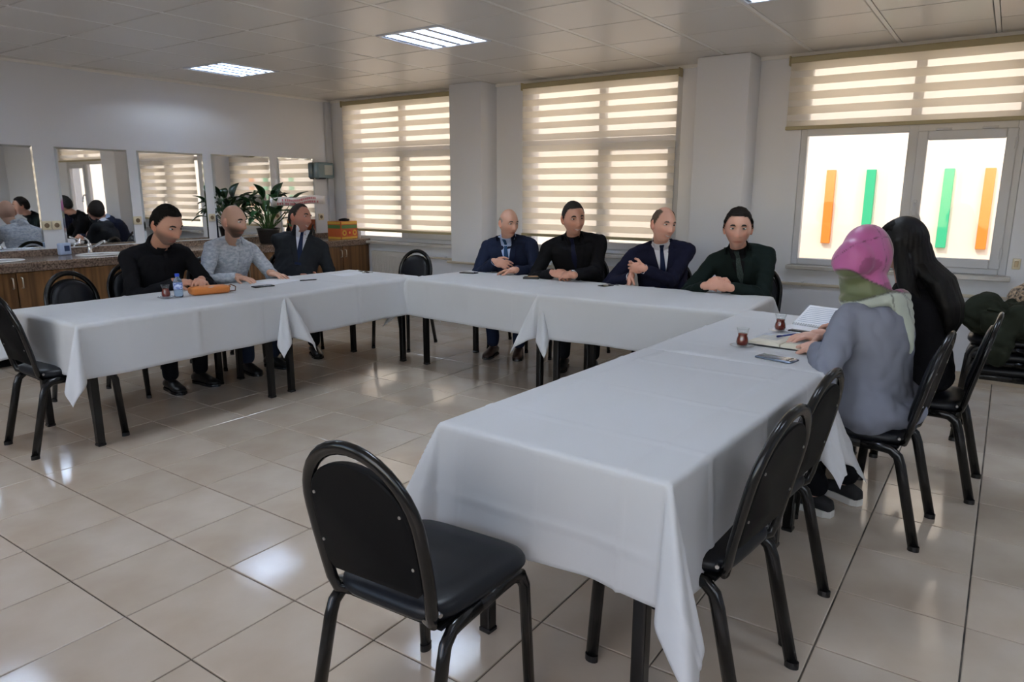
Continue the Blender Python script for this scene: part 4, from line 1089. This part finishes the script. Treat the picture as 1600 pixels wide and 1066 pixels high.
st = np.sin(np.arctan2(x, y + .03) * 26 + 2.5 * np.sin(z * 14)) + .6 * np.sin(np.arctan2(x, y + .03) * 57 + z * 22)
V = V + N * (.0014 * st * smooth01(.12, .03, z))[:, None]
mobj('long_hair', V, F, mat('black_hair', (.004, .0035, .0035), .55, spec=.25, bump=('noise', 90, .3, .002)), r2, True)
MB().rbox(Hl(-.07, -.02, .075), (.012, .05, .012), .003, 1, HR @ Matrix.Rotation(.5, 3, 'X')).obj('hair_clip', mat('dark_clip', (.1, .1, .11), .2, metal=.6), r2)
# ---------------------------------------------------------------- things on the tables
TT = T + .0095
def tea(x, y, label, z=TT):
    t = thing('tea_glass', label, 'tea glass', (x, y, z + .007))
    k = 1.0
    prof = [(.021, 0), (.024, .004), (.0285, .02), (.026, .036), (.0215, .05), (.0235, .066), (.0285, .086)]
    inner = [(r - .0016, zz) for r, zz in prof[::-1][:-1]] + [(.02, .006)]
    MB().lathe(prof + inner, n=24, cap=True).obj('glass', CLEAR, t, True)
    MB().lathe([(.019, .0062), (.0225, .0075), (.0268, .02), (.0243, .036), (.0198, .05), (.0208, .060), (.001, .0602)], n=24).obj('tea', TEA, t, True)
    s_ = thing('saucer', label.replace('tea glass', 'glass saucer under the tea glass').replace('tulip ', ''), 'saucer', (x, y, z))
    MB().lathe([(.03, .0), (.036, .002), (.052, .009), (.056, .012), (.054, .0125), (.036, .0055), (.002, .005)], n=28).obj('dish', glassmat('saucer_glass', (.93, .95, .97)), s_, True)
tea(-.945, 3.235, 'tulip tea glass beside the silver phone')
tea(-.90, 3.72, 'tulip tea glass beside the spiral notebook')
tea(-4.56, 2.535, 'tulip tea glass beside the water bottle')
t = thing('water_bottle', 'small water bottle with blue cap and label', 'bottle', (-4.545, 2.615, TT))
MB().lathe([(.026, 0), (.029, .006), (.029, .045), (.027, .05), (.029, .055), (.029, .10), (.025, .118), (.013, .132), (.0125, .142)], n=22).obj('bottle_body', mat('bottle_plastic', srgb(190, 215, 240), .05, trans=.85, ior=1.2), t, True)
MB().lathe([(.0295, .055), (.0297, .056), (.0297, .097), (.0295, .098)], n=22, cap=False).obj('bottle_label', mat('blue_label', srgb(50, 80, 170), .4, noise=((40, 40, 70), srgb(200, 215, 240), 1)), t, True)
MB().lathe([(.0145, .140), (.0148, .142), (.0148, .158), (.013, .160)], n=18).obj('bottle_cap', mat('blue_cap', srgb(30, 70, 190), .35), t, True)
TAN = mat('tan_leather', srgb(190, 112, 48), .45, bump=('noise', 90, .2, .002))
t = thing('leather_pouch', 'tan leather zip pouch with a wrist strap', 'pouch', (-4.53, 2.83, TT), math.radians(76))
MB().rbox((0, 0, .028), (.26, .12, .054), .022, 4).obj('pouch_body', TAN, t, True)
MB().tube([(-.125, -.035, .045), (0, -.05, .05), (.125, -.035, .045)], .003, 6).obj('zip', STEEL, t)
MB().tube([(.125, 0, .04), (.16, .02, .05), (.185, 0, .035), (.17, -.03, .012), (.12, -.045, .012)], .004, 8).obj('strap', mat('dark_strap', srgb(90, 52, 26), .5), t, True)
MB().rbox((.135, -.0, .04), (.022, .03, .012), .003, 1).obj('strap_tab', TAN, t)
def phone(x, y, rz, label, back=BLK, w=.075, l=.155, z=TT, extra=None):
    t = thing('mobile_phone', label, 'phone', (x, y, z), math.radians(rz))
    MB().rbox((0, 0, .0045), (l, w, .009), .004, 2).obj('phone_body', back, t, True)
    MB().rbox((0, 0, .0092), (l - .008, w - .008, .001), .0004, 1).obj('screen', mat('phone_screen', (.01, .011, .013), .05), t) if extra is None else extra(t)
    return t
phone(-4.53, 3.27, 78, 'black phone lying before the man in the grey checked shirt')
phone(-3.83, 4.87, 8, 'black phone lying before the bald man in the navy suit')
phone(-2.44, 4.81, 70, 'black phone lying between the smiling man and the papers')
def cams(t):
    MB().rbox((.055, 0, .0095), (.04, .066, .003), .001, 1).obj('camera_bar', mat('silver_bar', srgb(190, 186, 180), .25, metal=.7), t)
    for k in (-1, 0, 1): MB().lathe([(.007, 0), (.007, .002), (.002, .0022)], (.06, k * .02, .011), 14).obj('lens', BLK, t)
phone(-.75, 3.085, -14, 'silver-grey phone lying face down in front of the open book', mat('silver_phone', srgb(120, 130, 148), .22, metal=.6), .078, .165, extra=cams)
phone(-.70, 3.63, -6, 'black phone with a lit tan screen beside the spiral notebook', BLK, extra=lambda t: MB().rbox((0, 0, .0092), (.145, .066, .001), .0004, 1).obj('screen', mat('tan_screen', srgb(215, 165, 125), .15), t))
t = thing('leather_wallet', 'black wallet with a tan card on it', 'wallet', (-3.17, 4.86, TT), math.radians(25))
MB().rbox((0, 0, .009), (.13, .09, .018), .005, 2).obj('wallet_body', mat('wallet_leather', (.01, .01, .011), .4), t, True); MB().rbox((.01, .01, .02), (.085, .055, .004), .001, 1, Matrix.Rotation(.3, 3, 'Z')).obj('card', mat('tan_card', srgb(190, 150, 110), .5), t)
def sheet(x, y, rz, label, w=.21, l=.297, z=TT, n=1):
    o = MB().box((0, 0, .0008), (w, l, .0012)).obj('paper_sheet', PAPER); o.location = (x, y, z); o.rotation_euler = (0, 0, math.radians(rz)); tag(o, label, 'paper')
    return o
sheet(-4.70, 3.53, 12, 'white paper sheet under the hands of the man in the grey checked shirt')
sheet(-4.62, 4.22, -6, 'white paper sheet beside the keys')
sheet(-2.18, 4.79, 20, 'white paper sheet before the balding man in the navy jacket')
t = thing('pen', 'dark pen beside the paper of the man in the grey checked shirt', 'pen', (-4.56, 3.72, TT + .004), math.radians(70))
MB().tube([(-.07, 0, 0), (.06, 0, 0), (.07, 0, 0)], [.004, .004, .0012], 8).obj('pen_barrel', BLK, t, True); MB().box((-.05, 0, .005), (.035, .003, .002)).obj('pen_clip', STEEL, t)
t = thing('key_ring', 'bunch of keys on the white cloth near the room corner', 'keys', (-4.585, 4.345, TT), .4)
n = 16; MB().tube([(.016 * math.cos(2 * math.pi * k / n), .016 * math.sin(2 * math.pi * k / n), .004) for k in range(n + 1)], .0016, 6).obj('ring', STEEL, t)
for k, a in enumerate((.3, 1.4, 2.6)):
    R = Matrix.Rotation(a, 3, 'Z'); MB().rbox(R @ Vector((.034, 0, .006 + .004 * k)), (.03, .022, .008), .003, 1, R).add(*(lambda m: (m.V, m.F))(MB().box(R @ Vector((.062, 0, .006 + .004 * k)), (.034, .007, .003), R))).obj('key', BLK if k < 2 else STEEL, t)
# open book with pen, spiral notebook
t = thing('open_book', 'open hardback notebook lying in front of the woman in the headscarf', 'book', (-.785, 3.40, TT), math.radians(-6))
MB().rbox((0, 0, .004), (.31, .20, .008), .002, 1).obj('cover', mat('book_cover', (.015, .017, .022), .5), t)
for sgn in (-1, 1):
    rings = []
    for k in range(9):
        u = k / 8; x = sgn * (.003 + .147 * u); h = .010 + .014 * math.sin(math.pi * min(u * 1.2 + .05, 1)) * (1 - .3 * u)
        rings.append([(x, -.095, .008), (x, .095, .008), (x, .095, .008 + h), (x, -.095, .008 + h)])
    pg = MB().loft(rings).obj('page_block', mat('book_pages', srgb(222, 216, 200), .7, bump=('wave', 90, .2, .001)), t)
    for k in range(7): MB().box((sgn * .078, .07 - k * .022, .0325 - .0), (.11, .002, .0008)).obj('ruled_line', mat('ink_line', srgb(150, 165, 190), .7), pg)
t = thing('pen', 'blue pen lying on the open hardback notebook', 'pen', (-.80, 3.45, TT + .040), math.radians(62))
MB().tube([(-.065, 0, 0), (.055, 0, 0), (.068, 0, -.001)], [.0045, .0045, .0012], 8).obj('pen_barrel', mat('blue_pen', srgb(40, 60, 140), .3), t, True); MB().tube([(-.065, 0, 0), (-.03, 0, 0)], .0052, 8).obj('pen_cap', mat('blue_pen_cap', srgb(26, 40, 110), .3), t, True)
t = thing('spiral_notebook', 'open spiral notebook in front of the woman with long hair', 'notebook', (-.80, 3.93, TT), math.radians(-14))
RX = Matrix.Rotation(.42, 3, 'X'); lp = MB().rbox(Vector((0, .008, .006)) + RX @ Vector((0, .1, 0)), (.20, .2, .010), .002, 1, RX).obj('leaf_block', PAPER, t)
rp_ = MB().rbox((0, -.105, .004), (.20, .2, .006), .002, 1).obj('leaf_block', PAPER, t)
for k in range(9):
    MB().box(Vector((0, .008, .006)) + RX @ Vector((0, .03 + k * .018, .0055)), (.17, .0016, .0008), RX).obj('ruled_line', mat('ink_line', srgb(150, 165, 190), .7), lp)
for k in range(14):
    x = -.09 + k * .0138; MB().tube([(x, .010 * math.cos(a), .009 + .010 * math.sin(a)) for a in [2 * math.pi * q / 8 for q in range(9)]], .0011, 5).obj('spiral_ring', STEEL, t)
t = thing('tablet_case', 'thin black folder beside the spiral notebook', 'folder', (-.74, 3.745, TT), math.radians(-10))
MB().rbox((0, 0, .006), (.25, .05, .012), .003, 2).obj('folder_body', BLK, t, True); MB().tube([(-.12, -.02, .012), (.12, -.02, .012)], .003, 6).obj('spine', BLK, t)

# ---------------------------------------------------------------- counter things
ZW = .861
LEAF = mat('dark_leaf', srgb(30, 74, 34), .32, spec=.5, noise=((14, 14, 14), srgb(18, 50, 24), 3)); STEM = mat('leaf_stem', srgb(60, 96, 48), .5)
pl = thing('potted_plant', 'large dark-leaved potted plant on the counter with a printed ribbon', 'plant', (-6.92, 5.12, ZW))
MB().lathe([(.09, 0), (.10, .01), (.125, .15), (.135, .17), (.128, .172), (.115, .15)], n=24).obj('pot', mat('dark_pot', (.02, .018, .018), .3), pl, True)
MB().lathe([(.115, .145), (.01, .15)], n=20).obj('soil', mat('soil', (.03, .02, .015), .95), pl)
def leaf(base, tip, w, droop):
    base, tip = Vector(base), Vector(tip); d = tip - base; Ld = d.length; n = 10
    side = d.cross(Vector((0, 0, 1))).normalized(); nrm = side.cross(d).normalized()
    V = []; F = []
    for i in range(n + 1):
        u = i / n; ww = w * math.sin(math.pi * min(u * .93 + .06, 1)) ** .8; c = base + d * u + nrm * (droop * math.sin(math.pi * u)) - Vector((0, 0, 1)) * (droop * u * u)
        for j in range(5):
            q = (j - 2) / 2; V.append(c + side * (ww * q) + nrm * (abs(q) * ww * .35))
    for i in range(n):
        for j in range(4):
            a = i * 5 + j; F.append((a, a + 1, a + 6, a + 5))
    o = mobj('leaf', V, F, LEAF, pl, True, fix=False); so = o.modifiers.new('t', 'SOLIDIFY'); so.thickness = .0016
    return o
rg = random.Random(8)
for k in range(34):
    a = k * 2.4 + rg.uniform(-.3, .3); e = rg.uniform(.1, 1.0); R0 = .10 + .20 * (1 - e) * rg.uniform(.7, 1.2); zz = .22 + .33 * e * rg.uniform(.8, 1.1)
    b = Vector((R0 * .75 * math.cos(a), R0 * .95 * math.sin(a), zz)); st = [Vector((.04 * math.cos(a), .04 * math.sin(a), .14)), b * .5 + Vector((0, 0, .08)), b]
    if b.x < -.3: b.x = -.3
    MB().tube(st, .005, 6).obj('stem', STEM, pl)
    out = Vector((math.cos(a) * .7, math.sin(a), rg.uniform(-.3, .7))).normalized(); tip = b + out * rg.uniform(.16, .25)
    tip.x = max(tip.x, -.33)
    leaf(b, tip, rg.uniform(.035, .055), rg.uniform(.01, .05))
for bx, by, bz, tx, ty, tz, w in ((.05, .10, .50, .05, .20, .70, .075), (.05, -.08, .50, .06, -.20, .68, .06), (.05, .3, .45, .06, .55, .60, .045), (.04, .25, .35, .05, .5, .36, .045), (.04, -.25, .42, .05, -.42, .55, .05), (.1, .02, .5, .12, .06, .64, .06)):
    MB().tube([(.0, .02, .14), (bx * .7, by * .6, bz * .7), (bx, by, bz)], .005, 6).obj('stem', STEM, pl); leaf((bx, by, bz), (tx, ty, tz), w, .02)
RB = mat('satin_ribbon', srgb(232, 228, 228), .45); RT = mat('ribbon_print', srgb(206, 60, 84), .5)
V = []; n = 24
for i in range(n + 1):
    u = i / n; yy = -.10 + .78 * u; xx = .20 + .03 * math.sin(u * 6); zb = .405 + .035 * u + .008 * math.sin(u * 11)
    V += [(xx, yy, zb), (xx + .006, yy, zb + .10)]
rb = mobj('ribbon', V, [(2 * i, 2 * i + 2, 2 * i + 3, 2 * i + 1) for i in range(n)], RB, pl, True, fix=False); rb.modifiers.new('t', 'SOLIDIFY').thickness = .0015
m = MB(); rg = random.Random(3)
for row, (u0, u1) in ((.066, (.17, .84)), (.026, (.10, .90))):
    u = u0
    while u < u1:
        w_ = rg.uniform(.012, .02); yy = -.10 + .78 * u; xx = .2045 + .03 * math.sin(u * 6) + .006 * row / .1; zb = .405 + .035 * u + .008 * math.sin(u * 11) + row
        for q in range(2): m.box((xx, yy + q * .008, zb), (.0022, .0035, .024))
        m.box((xx, yy + .004, zb + rg.choice((-.01, 0, .01))), (.0022, .009, .004)); u += w_ / .78 + .012 + (.02 if rg.random() < .15 else 0)
m.obj('ribbon_lettering', RT, rb, label='rows of blurred red lettering')
t = thing('carton_box', 'orange, green and yellow printed carton on the end of the counter', 'carton', (-6.89, 6.2, ZW), .06)
MB().rbox((0, 0, .108), (.23, .29, .216), .004, 1).obj('carton_body', mat('orange_carton', srgb(196, 92, 44), .6), t)
G_ = mat('green_print', srgb(84, 130, 70), .6); Yl = mat('yellow_print', srgb(222, 176, 70), .6); Rd = mat('red_print', srgb(196, 60, 40), .6)
for sx, sy, dx, dy in ((.1165, 0, .002, .27), (0, -.1465, .21, .002)):
    MB().box((sx, sy, .150), (dx, dy, .042)).obj('green_stripe', G_, t); MB().box((sx, sy, .198), (dx, dy, .03)).obj('yellow_stripe', Yl, t); MB().box((sx, sy, .014), (dx, dy, .024)).obj('yellow_stripe', Yl, t)
for k in range(3): MB().tube([(.115, -.09 + .09 * k, .075), (.1185, -.09 + .09 * k, .075)], .036, 16).obj('print_spot', Yl if k != 1 else Rd, t); MB().tube([(.117, -.09 + .09 * k, .075), (.1192, -.09 + .09 * k, .075)], .016, 12).obj('print_spot', Rd if k != 1 else Yl, t)
t = thing('black_cap', 'crumpled black cap on top of the printed carton', 'cap', (-6.88, 6.22, ZW + .217))
mb = MB(); mb.ell((0, 0, .012), (.06, .08, .022)); mb.ell((.05, -.03, .006), (.05, .06, .008)); V, F, N = remesh(mb, .006, 3); V = V + N * (.004 * wob(V, 70, 5))[:, None]; V[:, 2] = np.maximum(V[:, 2], .0005)
mobj('cap_body', V, F, BLACKC, t, True)
t = thing('dark_bottle', 'small dark pump bottle beside the laughing man on the counter', 'bottle', (-7.05, 5.86, ZW))
MB().lathe([(.028, 0), (.03, .01), (.03, .11), (.02, .13), (.01, .14), (.01, .16)], n=18).obj('bottle_body', mat('amber', (.02, .012, .01), .2), t, True); MB().tube([(0, 0, .16), (0, 0, .175), (.03, 0, .172)], .006, 8).obj('pump', BLK, t, True)
t = thing('white_cup', 'white paper cup beside the printed carton', 'cup', (-6.80, 6.385, ZW)); MB().lathe([(.025, 0), (.034, .1), (.035, .102), (.032, .1), (.024, .004)], n=20).obj('cup_wall', PAPER, t, True); MB().tube([(.035 * math.cos(k * .4), .035 * math.sin(k * .4), .102) for k in range(17)], .0018, 6).obj('cup_rim', PAPER, t)
t = thing('cleaning_pack', 'small blue and white wipes pack by the tap', 'pack', (XL + .12, 3.06, ZW), .2); MB().rbox((0, 0, .055), (.05, .11, .11), .012, 2).obj('pack_body', mat('pack_blue', srgb(170, 186, 214), .4), t, True); MB().rbox((.026, .01, .06), (.002, .05, .05), .0006, 1).obj('pack_label', mat('pack_print', srgb(40, 60, 100), .5), t)

# ---------------------------------------------------------------- coats on the stacked chairs
OL = fabric('olive_canvas', srgb(40, 44, 36), .85); LEO = mat('leopard_fur', srgb(196, 168, 140), .9, noise=((60, 60, 60), (.02, .015, .012), 2), bump=('noise', 120, .5, .004), sheen=.3)
t = thing('olive_jacket', 'olive green jacket heaped on the stacked chairs', 'jacket', (.19, 4.92, .665))
mb = MB(); mb.ell((0, 0, .06), (.34, .22, .085)); mb.ell((-.24, -.1, .1), (.11, .13, .10)); mb.cap((-.18, -.22, .08), (.3, -.24, .05), .065, .06); mb.ell((.12, -.02, .13), (.22, .18, .08)); mb.cap((-.1, -.24, .12), (-.16, -.30, -.1), .05, .04)
V, F, N = remesh(mb, .010, 4); V = V + N * (.03 * np.abs(wob(V, 24, 4)) + .02 * np.abs(wob(V, 55, 6)))[:, None]
mobj('jacket_body', V, F, OL, t, True); MB().tube([(-.27, -.16, .14), (-.20, -.235, .15), (-.1, -.27, .13)], .012, 8).obj('jacket_collar', OL, t, True)
t = thing('leopard_scarf', 'leopard-print fur garment on top of the olive jacket', 'garment', (.30, 5.12, .80))
mb = MB(); mb.ell((0, 0, .06), (.24, .17, .10)); mb.ell((-.16, -.02, .03), (.1, .12, .1)); V, F, N = remesh(mb, .009, 4); V = V + N * (.014 * wob(V, 34, 4) + .006 * wob(V, 90, 6))[:, None]
mobj('fur_body', V, F, LEO, t, True); MB().tube([(-.2, -.1, .08), (-.05, -.16, .12), (.15, -.13, .13)], .014, 8).obj('fur_edge', LEO, t, True)
